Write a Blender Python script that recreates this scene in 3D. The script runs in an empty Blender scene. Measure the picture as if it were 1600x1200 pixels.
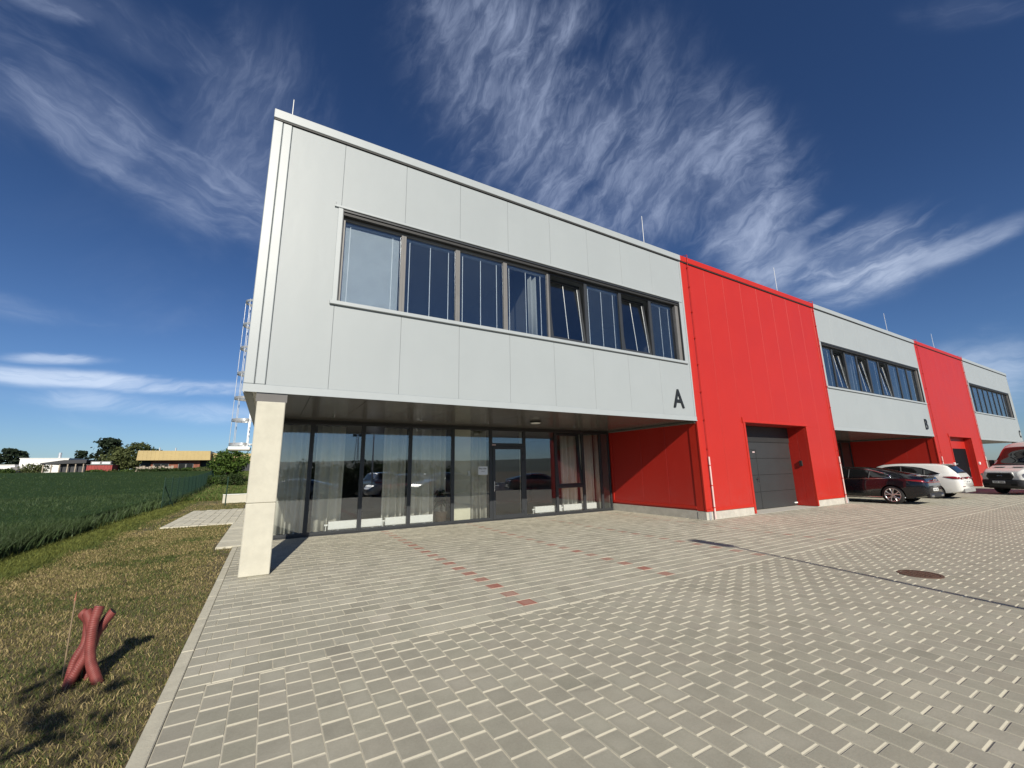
import bpy, math, random
import numpy as np
from mathutils import Vector, Matrix
rng = np.random.default_rng(7); random.seed(7)
R = math.radians
SC = bpy.context.scene; COL = SC.collection

# ---------------------------------------------------------------- camera, world, sun, exposure
CAMC = np.array([0.502, -8.162, 1.6])
CR = np.array([0.865, -0.501, -0.017]); CU = np.array([-0.087, -0.183, 0.979]); CF = np.array([0.494, 0.846, 0.202])
_yaw, _pitch, _roll, _f = 0.5283, 0.2034, -0.0176, 642.36
CF = np.array([math.sin(_yaw)*math.cos(_pitch), math.cos(_yaw)*math.cos(_pitch), math.sin(_pitch)])
_r = np.array([math.cos(_yaw), -math.sin(_yaw), 0.]); _u = np.cross(_r, CF)
CR = math.cos(_roll)*_r + math.sin(_roll)*_u; CU = -math.sin(_roll)*_r + math.cos(_roll)*_u
cam = bpy.data.cameras.new('camera'); cam.sensor_width = 36; cam.lens = _f/1600*36; cam.clip_end = 8000; cam.clip_start = 0.05
camo = bpy.data.objects.new('camera', cam); COL.objects.link(camo)
camo.matrix_world = Matrix(((CR[0], CU[0], -CF[0], CAMC[0]), (CR[1], CU[1], -CF[1], CAMC[1]), (CR[2], CU[2], -CF[2], CAMC[2]), (0, 0, 0, 1)))
SC.camera = camo
SC.view_settings.view_transform = 'Standard'; SC.view_settings.look = 'None'
SC.view_settings.exposure = 0.30; SC.view_settings.gamma = 1; SC.view_settings.use_curve_mapping = False

SUN_EL = R(30.2); SUN_H = np.array([-0.2155, -0.9765])
SUN_DIR = np.array([SUN_H[0]*math.cos(SUN_EL), SUN_H[1]*math.cos(SUN_EL), math.sin(SUN_EL)])  # towards the sun
sun = bpy.data.lights.new('sun', 'SUN'); sun.energy = 4.6; sun.angle = R(0.5); sun.color = (1.0, 0.93, 0.80)
suno = bpy.data.objects.new('sun', sun); COL.objects.link(suno)
suno.rotation_euler = Vector(SUN_DIR).to_track_quat('Z', 'Y').to_euler()

# tiny expression helper for shader maths
class NX:
    def __init__(s, nt, v): s.nt = nt; s.v = v
    def _op(s, op, *o, clamp=False):
        n = s.nt.nodes.new('ShaderNodeMath'); n.operation = op; n.use_clamp = clamp
        for i, a in enumerate((s,)+o):
            a = a.v if isinstance(a, NX) else a
            if isinstance(a, (int, float)): n.inputs[i].default_value = a
            else: s.nt.links.new(a, n.inputs[i])
        return NX(s.nt, n.outputs[0])
    def __add__(s, o): return s._op('ADD', o)
    def __sub__(s, o): return s._op('SUBTRACT', o)
    def __mul__(s, o): return s._op('MULTIPLY', o)
    def __truediv__(s, o): return s._op('DIVIDE', o)
    def m(s, op, *o, **k): return s._op(op, *o, **k)
    def step(s, a, b):
        n = s.nt.nodes.new('ShaderNodeMapRange'); n.interpolation_type = 'SMOOTHSTEP'
        s.nt.links.new(s.v, n.inputs['Value']); n.inputs['From Min'].default_value = a; n.inputs['From Max'].default_value = b
        return NX(s.nt, n.outputs['Result'])
def vec(nt, x, y, z=0.0):
    n = nt.nodes.new('ShaderNodeCombineXYZ')
    for i, a in enumerate((x, y, z)):
        a = a.v if isinstance(a, NX) else a
        if isinstance(a, (int, float)): n.inputs[i].default_value = a
        else: nt.links.new(a, n.inputs[i])
    return n.outputs[0]
def noise(nt, v, scale, detail=5, rough=.55, dist=0.0):
    n = nt.nodes.new('ShaderNodeTexNoise'); n.inputs['Scale'].default_value = scale; n.inputs['Detail'].default_value = detail
    n.inputs['Roughness'].default_value = rough; n.inputs['Distortion'].default_value = dist
    if v is not None: nt.links.new(v, n.inputs['Vector'])
    return NX(nt, n.outputs['Fac'])
def mixc(nt, fac, a, b, blend='MIX'):
    n = nt.nodes.new('ShaderNodeMix'); n.data_type = 'RGBA'; n.blend_type = blend
    for s, v in ((n.inputs[0], fac), (n.inputs[6], a), (n.inputs[7], b)):
        v = v.v if isinstance(v, NX) else v
        if isinstance(v, (int, float)): s.default_value = v
        elif isinstance(v, (tuple, list)): s.default_value = (*v[:3], 1)
        else: nt.links.new(v, s)
    return n.outputs[2]

def azel(px, py):
    d = CF + (px-800)/_f*CR - (py-600)/_f*CU
    return np.array([math.atan2(d[0], d[1]), math.atan2(d[2], math.hypot(d[0], d[1]))])
W = bpy.data.worlds.new('World'); SC.world = W; W.use_nodes = True
nt = W.node_tree; nt.nodes.clear()
out = nt.nodes.new('ShaderNodeOutputWorld'); bg = nt.nodes.new('ShaderNodeBackground'); nt.links.new(bg.outputs[0], out.inputs[0])
bg.inputs[1].default_value = 0.085
sky = nt.nodes.new('ShaderNodeTexSky'); sky.sky_type = 'NISHITA'; sky.sun_disc = False
sky.sun_elevation = SUN_EL; sky.sun_rotation = math.atan2(SUN_H[0], SUN_H[1])
sky.altitude = 400; sky.air_density = 1.0; sky.dust_density = 0.35; sky.ozone_density = 3.0
tc = nt.nodes.new('ShaderNodeTexCoord'); sp = nt.nodes.new('ShaderNodeSeparateXYZ'); nt.links.new(tc.outputs['Generated'], sp.inputs[0])
dx, dy, dz = (NX(nt, sp.outputs[i]) for i in range(3))
AZ = dx.m('ARCTAN2', dy); EL = dz.m('ARCSINE')
warp = noise(nt, tc.outputs['Generated'], 3.0, 5, .6) - 0.5
warp2 = noise(nt, vec(nt, dy, dz, dx), 9.0, 5) - 0.5
# (centre px, long axis px, short axis px, filament direction px, lo, hi, strength, seed, streak)
CLOUDS = [
 ((880, 190), (480, 150), (-90, 240), (60, -110), .34, .80, .52, 1.3, 1.9),
 ((1140, 290), (170, -70), (80, 210), (105, -85), .32, .76, .52, 5.1, 1.8),
 ((1190, 400), (110, -70), (60, 90), (110, -70), .30, .80, .50, 15.1, 2.2),
 ((1340, 410), (210, -88), (46, 84), (150, -58), .34, .74, .66, 2.2, 3.0),
 ((1280, 352), (80, -42), (9, 16), (150, -70), .30, .8, .40, 21.2, 4.0),
 ((1500, 385), (180, -74), (14, 30), (150, -62), .25, .74, .46, 7.7, 4.0),
 ((240, 250), (380, 180), (-55, 105), (150, 78), .36, .82, .40, 3.4, 3.4),
 ((410, 210), (130, -140), (110, 180), (60, -110), .38, .88, .30, 9.4, 2.5),
 ((60, 130), (220, 110), (-45, 140), (150, 70), .38, .88, .26, 19.4, 3.0),
 ((240, 60), (190, 110), (-50, 80), (90, 60), .42, .86, .32, 4.9, 3.0),
 ((90, 5), (130, 40), (-20, 40), (90, 30), .40, .84, .34, 6.9, 3.0),
 ((105, 563), (110, 2), (0, 15), (200, 4), .30, .66, .52, 11.2, 5.0),
 ((215, 601), (330, 8), (0, 21), (200, 4), .28, .68, .56, 12.5, 5.0),
 ((265, 640), (240, 12), (0, 30), (200, 10), .32, .76, .34, 14.1, 5.0),
 ((60, 490), (220, 40), (0, 34), (200, 30), .40, .84, .18, 18.1, 5.0),
 ((1545, 575), (170, -10), (10, 90), (150, -20), .28, .80, .42, 13.7, 5.0),
 ((1500, 20), (170, -30), (16, 50), (150, -30), .42, .86, .26, 17.3, 4.0),
]
tot = None
for (c, a1, a2, fd, lo, hi, st, seed, streak) in CLOUDS:
    c0 = azel(*c)
    M = np.linalg.inv(np.array([azel(c[0]+a1[0], c[1]+a1[1])-c0, azel(c[0]+a2[0], c[1]+a2[1])-c0]).T)
    A = AZ - float(c0[0]); B = EL - float(c0[1])
    u = A*float(M[0, 0]) + B*float(M[0, 1]) + warp*0.9 + warp2*.35; v = A*float(M[1, 0]) + B*float(M[1, 1]) + warp*0.8 + warp2*.45
    mask = (u*u + v*v).m('SQRT').step(1.05, 0.05)
    f0 = azel(c[0]+fd[0], c[1]+fd[1])-c0; f0 = f0/np.linalg.norm(f0)
    s = A*float(f0[0]) + B*float(f0[1]); t = A*float(-f0[1]) + B*float(f0[0])
    t = t + warp*0.14 + warp2*.022; s = s + warp2*.05
    fine = noise(nt, vec(nt, s*(9.0/streak*1.1), t*13.0, seed), 2.3, 10, .64, .5)
    n2 = noise(nt, vec(nt, s*2.6, t*5.0, seed+40), 1.5, 5, .55, .6)
    body = (n2 + mask.m('SQRT')*.38 - .30).step(.20, .72)
    fil = (fine*.8 + n2*.3 + mask.m('SQRT')*.10 - .08).step(lo+.09, hi+.01)
    cl = (body*.34 + fil*.58 + body*fil*.22) * mask.step(0.0, .85) * st
    tot = cl if tot is None else tot.m('MAXIMUM', cl) + (tot.m('MINIMUM', cl))*.35
veil = noise(nt, vec(nt, dx/(dz+.12), dy/(dz+.12)*.5, 3.0), 1.3, 7, .6, .5).step(.55, .95)*.12
tot = (tot + veil)*dz.step(-.02, .06); tot = tot.m('MINIMUM', .9)
hz = EL.step(.62, .0)
skc = mixc(nt, 1.0, sky.outputs[0], mixc(nt, hz, (.33, .46, .66), (.50, .64, .85)), 'MULTIPLY')
gm = nt.nodes.new('ShaderNodeHueSaturation'); gm.inputs['Saturation'].default_value = 1.0; gm.inputs['Value'].default_value = 1.0; nt.links.new(skc, gm.inputs['Color'])
cc = mixc(nt, hz, (4.6, 5.4, 7.4), (8.6, 9.6, 11.0))
nt.links.new(mixc(nt, tot, gm.outputs[0], cc), bg.inputs[0])

# ---------------------------------------------------------------- materials
MATS = {}
def newmat(name):
    m = bpy.data.materials.new(name); m.use_nodes = True
    b = m.node_tree.nodes['Principled BSDF']; return m, m.node_tree, b
def mat(name, col, rough=.5, metal=0.0, var=.06, scale=3.0, bump=0.0, bscale=60.0, spec=.5, coat=0.0, dirt=None, wavy=0):
    if name in MATS: return MATS[name]
    m, t, b = newmat(name)
    b.inputs['Roughness'].default_value = rough; b.inputs['Metallic'].default_value = metal
    b.inputs['Specular IOR Level'].default_value = spec; b.inputs['Coat Weight'].default_value = coat; b.inputs['Coat Roughness'].default_value = .03
    co = t.nodes.new('ShaderNodeTexCoord').outputs['Object']
    n = noise(t, co, scale, 6, .6)
    f = n.step(.25, .75)
    c = mixc(t, f, tuple(x*(1-var) for x in col), tuple(min(1, x*(1+var)) for x in col))
    if dirt:
        d = noise(t, co, dirt[0], 8, .65).step(dirt[1], dirt[2])*dirt[3]
        c = mixc(t, d, c, dirt[4])
    t.links.new(c, b.inputs['Base Color'])
    r = n*.12 + (rough-.06); t.links.new(r.v, b.inputs['Roughness'])
    if bump:
        bn = t.nodes.new('ShaderNodeBump'); bn.inputs['Strength'].default_value = bump; bn.inputs['Distance'].default_value = .01
        t.links.new(noise(t, co, bscale, 5, .6).v, bn.inputs['Height']); t.links.new(bn.outputs[0], b.inputs['Normal'])
    if wavy:
        sp_ = t.nodes.new('ShaderNodeSeparateXYZ'); t.links.new(co, sp_.inputs[0]); X_, Y_, Z_ = (NX(t, sp_.outputs[i]) for i in range(3))
        b2 = t.nodes.new('ShaderNodeBump'); b2.inputs['Strength'].default_value = 1.0; b2.inputs['Distance'].default_value = wavy
        t.links.new(noise(t, vec(t, X_*1.0, Y_, Z_*.45), 1.6, 3, .5).v, b2.inputs['Height'])
        if bump: t.links.new(bn.outputs[0], b2.inputs['Normal'])
        t.links.new(b2.outputs[0], b.inputs['Normal'])
        stk = noise(t, vec(t, X_*7.0, Y_*7.0, Z_*.22), 1.0, 6, .6).step(.48, .80)*.06 + Z_.step(1.6, .25)*noise(t, co, 3.5, 6, .7).step(.35, .7)*.16
        t.links.new(mixc(t, stk, c, tuple(x*.62+.07 for x in col)), b.inputs['Base Color'])
    MATS[name] = m; return m
def glassmat(name, tint=(.8, .84, .84), f0=.07, rough=0.0):
    m, t, b = newmat(name); t.nodes.remove(b)
    o = [n for n in t.nodes if n.type == 'OUTPUT_MATERIAL'][0]
    tr = t.nodes.new('ShaderNodeBsdfTransparent'); tr.inputs[0].default_value = (*tint, 1)
    gl = t.nodes.new('ShaderNodeBsdfGlossy'); gl.inputs['Roughness'].default_value = rough; gl.inputs[0].default_value = (.93, .96, 1, 1)
    lw = t.nodes.new('ShaderNodeLayerWeight'); lw.inputs[0].default_value = .5
    f = NX(t, lw.outputs['Facing']).m('POWER', 5.0)*(1-f0) + f0
    mx = t.nodes.new('ShaderNodeMixShader'); t.links.new(f.v, mx.inputs[0]); t.links.new(tr.outputs[0], mx.inputs[1]); t.links.new(gl.outputs[0], mx.inputs[2])
    # slight waviness of real panes
    bn = t.nodes.new('ShaderNodeBump'); bn.inputs['Strength'].default_value = .05; bn.inputs['Distance'].default_value = .004
    co = t.nodes.new('ShaderNodeTexCoord').outputs['Object']
    t.links.new(noise(t, co, 1.3, 1, .5).v, bn.inputs['Height']); t.links.new(bn.outputs[0], gl.inputs['Normal'])
    t.links.new(mx.outputs[0], o.inputs[0]); MATS[name] = m; return m

GREY = mat('grey_cladding_paint', (.324, .354, .366), .46, var=.02, scale=.8, bump=.03, bscale=220, spec=.35, wavy=.006)
GREYL = mat('grey_trim_paint', (.347, .378, .39), .40, var=.02)
RED = mat('red_cladding_paint', (.43, .021, .013), .44, var=.03, scale=.7, bump=.02, bscale=200, spec=.40, wavy=.008)
REDT = mat('red_trim_paint', (.45, .022, .011), .42, var=.03, spec=.4)
ANTH = mat('anthracite_frame', (.032, .035, .039), .38, var=.05)
FRAMEG = mat('grey_window_frame', (.16, .155, .15), .42, var=.05)
DARK = mat('dark_parts_and_shade', (.022, .022, .022), .6)
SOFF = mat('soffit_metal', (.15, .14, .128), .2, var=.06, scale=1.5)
CONC = mat('pale_concrete', (.50, .48, .40), .8, var=.07, scale=5, bump=.25, bscale=60, dirt=(14, .55, .75, .30, (.42, .38, .30)))
PLIN = mat('plinth_concrete', (.46, .44, .39), .85, var=.12, scale=4, bump=.3, bscale=50, dirt=(6, .5, .8, .4, (.28, .26, .22)))
GDOOR = mat('garage_door_steel', (.034, .036, .037), .45, var=.05, bump=.04, bscale=200)
WHITE = mat('white_enamel', (.78, .78, .75), .4, var=.02)
STEEL = mat('galvanised_steel', (.62, .64, .66), .38, metal=.6, var=.1)
CHROME = mat('chrome', (.72, .73, .75), .12, metal=1.0, var=.02)
BLACKT = mat('black_lettering', (.012, .014, .016), .5)
CURT = mat('cream_curtain', (.80, .775, .66), .9, var=.06, bump=.1, bscale=150)
ROOMW = mat('room_wall', (.30, .30, .27), .8)
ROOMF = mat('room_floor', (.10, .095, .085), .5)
PANEL = mat('cream_room_panel', (.66, .63, .48), .7)
BLIND = mat('white_blind_slat', (.50, .54, .56), .5)
BLIND2 = mat('shaded_blind_slat', (.40, .43, .45), .5)  # darker copy of the slats: shade on open blinds put into the colour
CORD = mat('white_blind_cord', (.85, .87, .87), .6)
POT = mat('brown_pot', (.07, .05, .035), .6)
PLEAF = mat('houseplant_leaf', (.03, .06, .02), .5)
GLASS = glassmat('window_glass', (.945, .96, .96), .115)
GLASSU = glassmat('upper_window_glass', (.86, .89, .91), .10)
ROOF = mat('roof_membrane', (.45, .45, .44), .8)
PAPER = mat('paper_sheet', (.72, .76, .80), .8)
KERB = mat('kerb_concrete', (.50, .47, .37), .85, var=.09, scale=6, bump=.3, bscale=70, dirt=(9, .5, .8, .35, (.30, .28, .24)))
SLAB = mat('pale_slab', (.54, .51, .41), .85, var=.12, scale=3, bump=.2, bscale=70, dirt=(5, .5, .8, .3, (.36, .35, .32)))
PIPE = mat('red_corrugated_pipe', (.20, .046, .040), .6, var=.22, scale=12, dirt=(25, .5, .75, .3, (.30, .13, .10)))
STICK = mat('weathered_stick', (.22, .165, .10), .8, var=.2, scale=20)
IRON = mat('rusty_cast_iron', (.10, .055, .035), .7, var=.3, scale=30, bump=.4, bscale=80)

# ---------------------------------------------------------------- mesh helpers
class MB:
    def __init__(s): s.v = []; s.f = []; s.m = []; s.mats = []; s.smooth = []
    def mi(s, m):
        if m not in s.mats: s.mats.append(m)
        return s.mats.index(m)
    def add(s, vs, fs, m, smooth=False):
        o = len(s.v); i = s.mi(m); s.v += [tuple(map(float, p)) for p in vs]
        for f in fs: s.f.append(tuple(k+o for k in f)); s.m.append(i); s.smooth.append(smooth)
        return s
    def box(s, x0, x1, y0, y1, z0, z1, m, ch=0.0):
        if x0 > x1: x0, x1 = x1, x0
        if y0 > y1: y0, y1 = y1, y0
        if z0 > z1: z0, z1 = z1, z0
        if ch <= 0:
            vs = [(x, y, z) for z in (z0, z1) for y in (y0, y1) for x in (x0, x1)]
            return s.add(vs, [(0, 2, 3, 1), (4, 5, 7, 6), (0, 1, 5, 4), (2, 6, 7, 3), (0, 4, 6, 2), (1, 3, 7, 5)], m)
        c = min(ch, (x1-x0)*.49, (y1-y0)*.49, (z1-z0)*.49)
        vs = []; idx = {}
        for ix, (X, sx) in enumerate(((x0, 1), (x1, -1))):
            for iy, (Y, sy) in enumerate(((y0, 1), (y1, -1))):
                for iz, (Z, sz) in enumerate(((z0, 1), (z1, -1))):
                    for ax in range(3):
                        idx[(ix, iy, iz, ax)] = len(vs)
                        vs.append((X+(0 if ax == 0 else sx*c), Y+(0 if ax == 1 else sy*c), Z+(0 if ax == 2 else sz*c)))
        g = lambda *k: idx[k]
        fs = []
        for a in (0, 1):
            q = [g(a, 0, 0, 0), g(a, 1, 0, 0), g(a, 1, 1, 0), g(a, 0, 1, 0)]; fs.append(q if a else q[::-1])
            q = [g(0, a, 0, 1), g(1, a, 0, 1), g(1, a, 1, 1), g(0, a, 1, 1)]; fs.append(q[::-1] if a else q)
            q = [g(0, 0, a, 2), g(1, 0, a, 2), g(1, 1, a, 2), g(0, 1, a, 2)]; fs.append(q if a else q[::-1])
        for a in (0, 1):
            for b in (0, 1):
                fs.append([g(a, b, 0, 0), g(a, b, 1, 0), g(a, b, 1, 1), g(a, b, 0, 1)])
                fs.append([g(a, 0, b, 0), g(a, 1, b, 0), g(a, 1, b, 2), g(a, 0, b, 2)])
                fs.append([g(0, a, b, 1), g(1, a, b, 1), g(1, a, b, 2), g(0, a, b, 2)])
                for d in (0, 1): fs.append([g(a, b, d, 0), g(a, b, d, 1), g(a, b, d, 2)])
        # orient outward
        cx = np.array([(x0+x1)/2, (y0+y1)/2, (z0+z1)/2]); out = []
        for f in fs:
            p = np.array([vs[k] for k in f]); n = np.cross(p[1]-p[0], p[2]-p[0])
            out.append(f if n @ (p.mean(0)-cx) > 0 else f[::-1])
        return s.add(vs, out, m)
    def tube(s, pts, r, m, n=10, cap=True, smooth=True):
        pts = [np.array(p, float) for p in pts]; rs = r if isinstance(r, (list, tuple, np.ndarray)) else [r]*len(pts)
        vs = []; up = None
        for i, p in enumerate(pts):
            t = pts[min(i+1, len(pts)-1)]-pts[max(i-1, 0)]; t = t/(np.linalg.norm(t)+1e-12)
            if up is None:
                a = np.array([0, 0, 1.]) if abs(t[2]) < .9 else np.array([1., 0, 0]); e = np.cross(t, a)
            else: e = up-t*(up@t)
            e = e/(np.linalg.norm(e)+1e-12); up = e; g = np.cross(t, e)
            for k in range(n):
                a = 2*math.pi*k/n; vs.append(p+rs[i]*(e*math.cos(a)+g*math.sin(a)))
        fs = [(i*n+k, i*n+(k+1) % n, (i+1)*n+(k+1) % n, (i+1)*n+k) for i in range(len(pts)-1) for k in range(n)]
        s.add(vs, fs, m, smooth)
        if cap:
            s.add(vs[:n], [tuple(range(n))[::-1]], m); s.add(vs[-n:], [tuple(range(n))], m)
        return s
    def prism(s, poly, y0, y1, m, axis='y'):
        n = len(poly)
        P = (lambda a, b, d: (a, d, b)) if axis == 'y' else ((lambda a, b, d: (d, a, b)) if axis == 'x' else (lambda a, b, d: (a, b, d)))
        vs = [P(a, b, y0) for a, b in poly]+[P(a, b, y1) for a, b in poly]
        fs = [tuple(range(n)), tuple(range(n, 2*n))[::-1]]+[(i, i+n, (i+1) % n+n, (i+1) % n) for i in range(n)]
        return s.add(vs, fs, m)
    def build(s, name, parent=None, loc=(0, 0, 0), fix=False):
        me = bpy.data.meshes.new(name); me.from_pydata(s.v, [], s.f)
        for m in s.mats: me.materials.append(m)
        me.polygons.foreach_set('material_index', s.m); me.polygons.foreach_set('use_smooth', s.smooth)
        if fix:
            import bmesh
            b = bmesh.new(); b.from_mesh(me); bmesh.ops.recalc_face_normals(b, faces=b.faces); b.to_mesh(me); b.free()
        me.update()
        o = bpy.data.objects.new(name, me); COL.objects.link(o); o.location = loc
        if parent: o.parent = parent
        return o
def tag(o, label=None, cat=None, group=None, kind=None):
    if label: o['label'] = label
    if cat: o['category'] = cat
    if group: o['group'] = group
    if kind: o['kind'] = kind
    return o
def empty(name, loc, label, cat, group=None, rz=0):
    o = bpy.data.objects.new(name, None); COL.objects.link(o); o.location = loc; o.rotation_euler = (0, 0, rz); o.empty_display_size = .2
    return tag(o, label, cat, group)
def copy_tree(o, parent=None):
    c = o.copy(); COL.objects.link(c)
    if parent: c.parent = parent
    for ch in list(o.children): copy_tree(ch, c)
    return c
def fastmesh(name, V, F, mats, attr=None, uv=None, midx=None, parent=None, smooth=False):
    """V (n,3); F list of arrays (k,3)/(k,4)"""
    me = bpy.data.meshes.new(name); me.vertices.add(len(V)); me.vertices.foreach_set('co', np.asarray(V, np.float32).ravel())
    F = [f for f in F if len(f)]
    loops = np.concatenate([f.ravel() for f in F]).astype(np.int32)
    tot = np.concatenate([np.full(len(f), f.shape[1]) for f in F]).astype(np.int32)
    st = np.concatenate([[0], np.cumsum(tot)[:-1]]).astype(np.int32)
    me.loops.add(len(loops)); me.loops.foreach_set('vertex_index', loops)
    me.polygons.add(len(tot)); me.polygons.foreach_set('loop_start', st); me.polygons.foreach_set('loop_total', tot)
    for m in mats: me.materials.append(m)
    if midx is not None: me.polygons.foreach_set('material_index', np.asarray(midx, np.int32))
    me.polygons.foreach_set('use_smooth', np.full(len(tot), bool(smooth)))
    if attr is not None:
        a = me.color_attributes.new('tint', 'FLOAT_COLOR', 'POINT'); c = np.ones((len(V), 4), np.float32); c[:, :3] = attr; a.data.foreach_set('color', c.ravel())
    if uv is not None:
        l = me.uv_layers.new(name='UVMap'); l.data.foreach_set('uv', np.asarray(uv, np.float32)[loops].ravel())
    me.update(calc_edges=True); me.validate()
    o = bpy.data.objects.new(name, me); COL.objects.link(o)
    if parent: o.parent = parent
    return o
def sstep(t): t = np.clip(t, 0, 1); return t*t*(3-2*t)
_lat = rng.random((64, 64))
def vnoise(x, y):
    x = np.asarray(x, float); y = np.asarray(y, float); i = np.floor(x).astype(int); j = np.floor(y).astype(int); fx = sstep(x-i); fy = sstep(y-j)
    g = lambda a, b: _lat[a % 64, b % 64]
    return (g(i, j)*(1-fx)+g(i+1, j)*fx)*(1-fy)+(g(i, j+1)*(1-fx)+g(i+1, j+1)*fx)*fy
def fbm(x, y, o=4): return sum(vnoise(x*2**k+k*7.3, y*2**k+k*3.1)*.5**(k+1) for k in range(o))/(1-.5**o)
def hterr(x, y):
    x = np.asarray(x, float); y = np.asarray(y, float)
    r = np.hypot(np.minimum(x, 0)*.9, np.maximum(y, 0))
    f = 1.95*sstep((r-26)/74)*sstep((y+5)/25)
    b = -0.9*sstep((-12-y)/5)
    far = -6*sstep((-y-45)/200)
    return -0.03+f+b+far
def attrmat(name, rough=.8, mul=1.0, nscale=0, nvar=0, trans=0.0, bump=0):
    m, t, b = newmat(name); a = t.nodes.new('ShaderNodeAttribute'); a.attribute_name = 'tint'
    b.inputs['Roughness'].default_value = rough; b.inputs['Specular IOR Level'].default_value = .25
    c = a.outputs['Color']; co = t.nodes.new('ShaderNodeTexCoord').outputs['Object']
    if nvar:
        n = noise(t, co, nscale, 6, .62).step(.2, .8)
        c = mixc(t, n, mixc(t, 1.0, c, (1-nvar,)*3, 'MULTIPLY'), mixc(t, 1.0, c, (1+nvar,)*3, 'MULTIPLY'))
    t.links.new(c, b.inputs['Base Color'])
    if bump:
        bn = t.nodes.new('ShaderNodeBump'); bn.inputs['Strength'].default_value = bump; bn.inputs['Distance'].default_value = .004
        t.links.new(noise(t, co, 90, 5, .65).v, bn.inputs['Height']); t.links.new(bn.outputs[0], b.inputs['Normal'])
    if trans:
        o = [n for n in t.nodes if n.type == 'OUTPUT_MATERIAL'][0]
        tl = t.nodes.new('ShaderNodeBsdfTranslucent'); t.links.new(c, tl.inputs[0])
        mx = t.nodes.new('ShaderNodeMixShader'); mx.inputs[0].default_value = trans; t.links.new(b.outputs[0], mx.inputs[1]); t.links.new(tl.outputs[0], mx.inputs[2]); t.links.new(mx.outputs[0], o.inputs[0])
    return m

# ---------------------------------------------------------------- ground, pavement, kerb, path
ZS, ZR, D = 2.97, 8.58, 3.95
X1, X2, X3, X4, X5 = 11.90, 20.84, 32.51, 41.09, 52.40
def terrain():
    xs = np.concatenate([np.linspace(-900, -130, 14), np.linspace(-120, -8, 45), np.linspace(-7, 60, 50), np.linspace(70, 900, 14)])
    ys = np.concatenate([np.linspace(-1500, -110, 22), np.linspace(-100, -20, 30), np.linspace(-18, 24, 40), np.linspace(26, 140, 50), np.linspace(160, 900, 12)])
    X, Y = np.meshgrid(xs, ys); Z = hterr(X, Y)
    V = np.stack([X.ravel(), Y.ravel(), Z.ravel()], 1); nx, ny = len(xs), len(ys)
    i = (np.arange(ny-1)[:, None]*nx+np.arange(nx-1)).ravel()
    m, t, b = newmat('soil_and_turf'); co = t.nodes.new('ShaderNodeTexCoord').outputs['Object']
    n = noise(t, co, .35, 8, .65).step(.35, .65); n2 = noise(t, co, 9, 6, .7).step(.3, .7)
    c = mixc(t, n, (.075, .062, .03), (.15, .11, .06)); c = mixc(t, n2, c, (.09, .07, .035)); t.links.new(c, b.inputs['Base Color']); b.inputs['Roughness'].default_value = .95
    o = fastmesh('ground', V, [np.stack([i, i+1, i+nx+1, i+nx], 1)], [m], smooth=True); tag(o, kind='structure')
terrain()

def paver_mat():
    m, t, b = newmat('concrete_pavers'); a = t.nodes.new('ShaderNodeAttribute'); a.attribute_name = 'tint'
    co = t.nodes.new('ShaderNodeTexCoord').outputs['Object']; uv = t.nodes.new('ShaderNodeUVMap').outputs[0]
    s = t.nodes.new('ShaderNodeSeparateXYZ'); t.links.new(uv, s.inputs[0]); U, V = NX(t, s.outputs[0]), NX(t, s.outputs[1])
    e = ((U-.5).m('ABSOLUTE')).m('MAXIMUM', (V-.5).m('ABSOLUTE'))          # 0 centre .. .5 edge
    big = noise(t, co, .55, 5, .6); mid = noise(t, co, 5.5, 6, .65); fine = noise(t, co, 70, 4, .7)
    core = (e + (mid-.5)*.35).step(.46, .27)                                  # pale bloom that dries in the middle of a block
    bloom = core*(noise(t, co, 1.1, 3, .5).step(.50, .66))*.16
    k = (big-.5)*.34 + (mid-.5)*.40 + (fine-.5)*.34 + .97
    c = mixc(t, 1.0, a.outputs['Color'], vec(t, k, k, k), 'MULTIPLY')
    c = mixc(t, bloom, c, (.52, .49, .41))
    c = mixc(t, noise(t, co, .8, 9, .72, .8).step(.50, .72)*.30, c, (.50, .47, .385))
    st = noise(t, co, 2.3, 8, .7, .6).step(.57, .74)*.42
    c = mixc(t, st, c, (.20, .185, .15))
    spot = noise(t, co, 24, 3, .5).step(.735, .80)*.45
    c = mixc(t, spot, c, (.10, .09, .075))
    c = mixc(t, e.step(.485, .499)*.45, c, (.60, .56, .45))  # paler block edges; the colour also brightens the chamfers as if sunlit
    t.links.new(c, b.inputs['Base Color']); b.inputs['Roughness'].default_value = .82; b.inputs['Specular IOR Level'].default_value = .3
    bn = t.nodes.new('ShaderNodeBump'); bn.inputs['Strength'].default_value = .35; bn.inputs['Distance'].default_value = .003
    t.links.new((fine + mid*.6).v, bn.inputs['Height']); t.links.new(bn.outputs[0], b.inputs['Normal'])
    return m
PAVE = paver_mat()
JOINT = mat('joint_sand', (.48, .45, .36), .95, var=.15, scale=8)
YARD = mat('far_yard_paving', (.25, .235, .195), .9, var=.12, scale=1.2)
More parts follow.
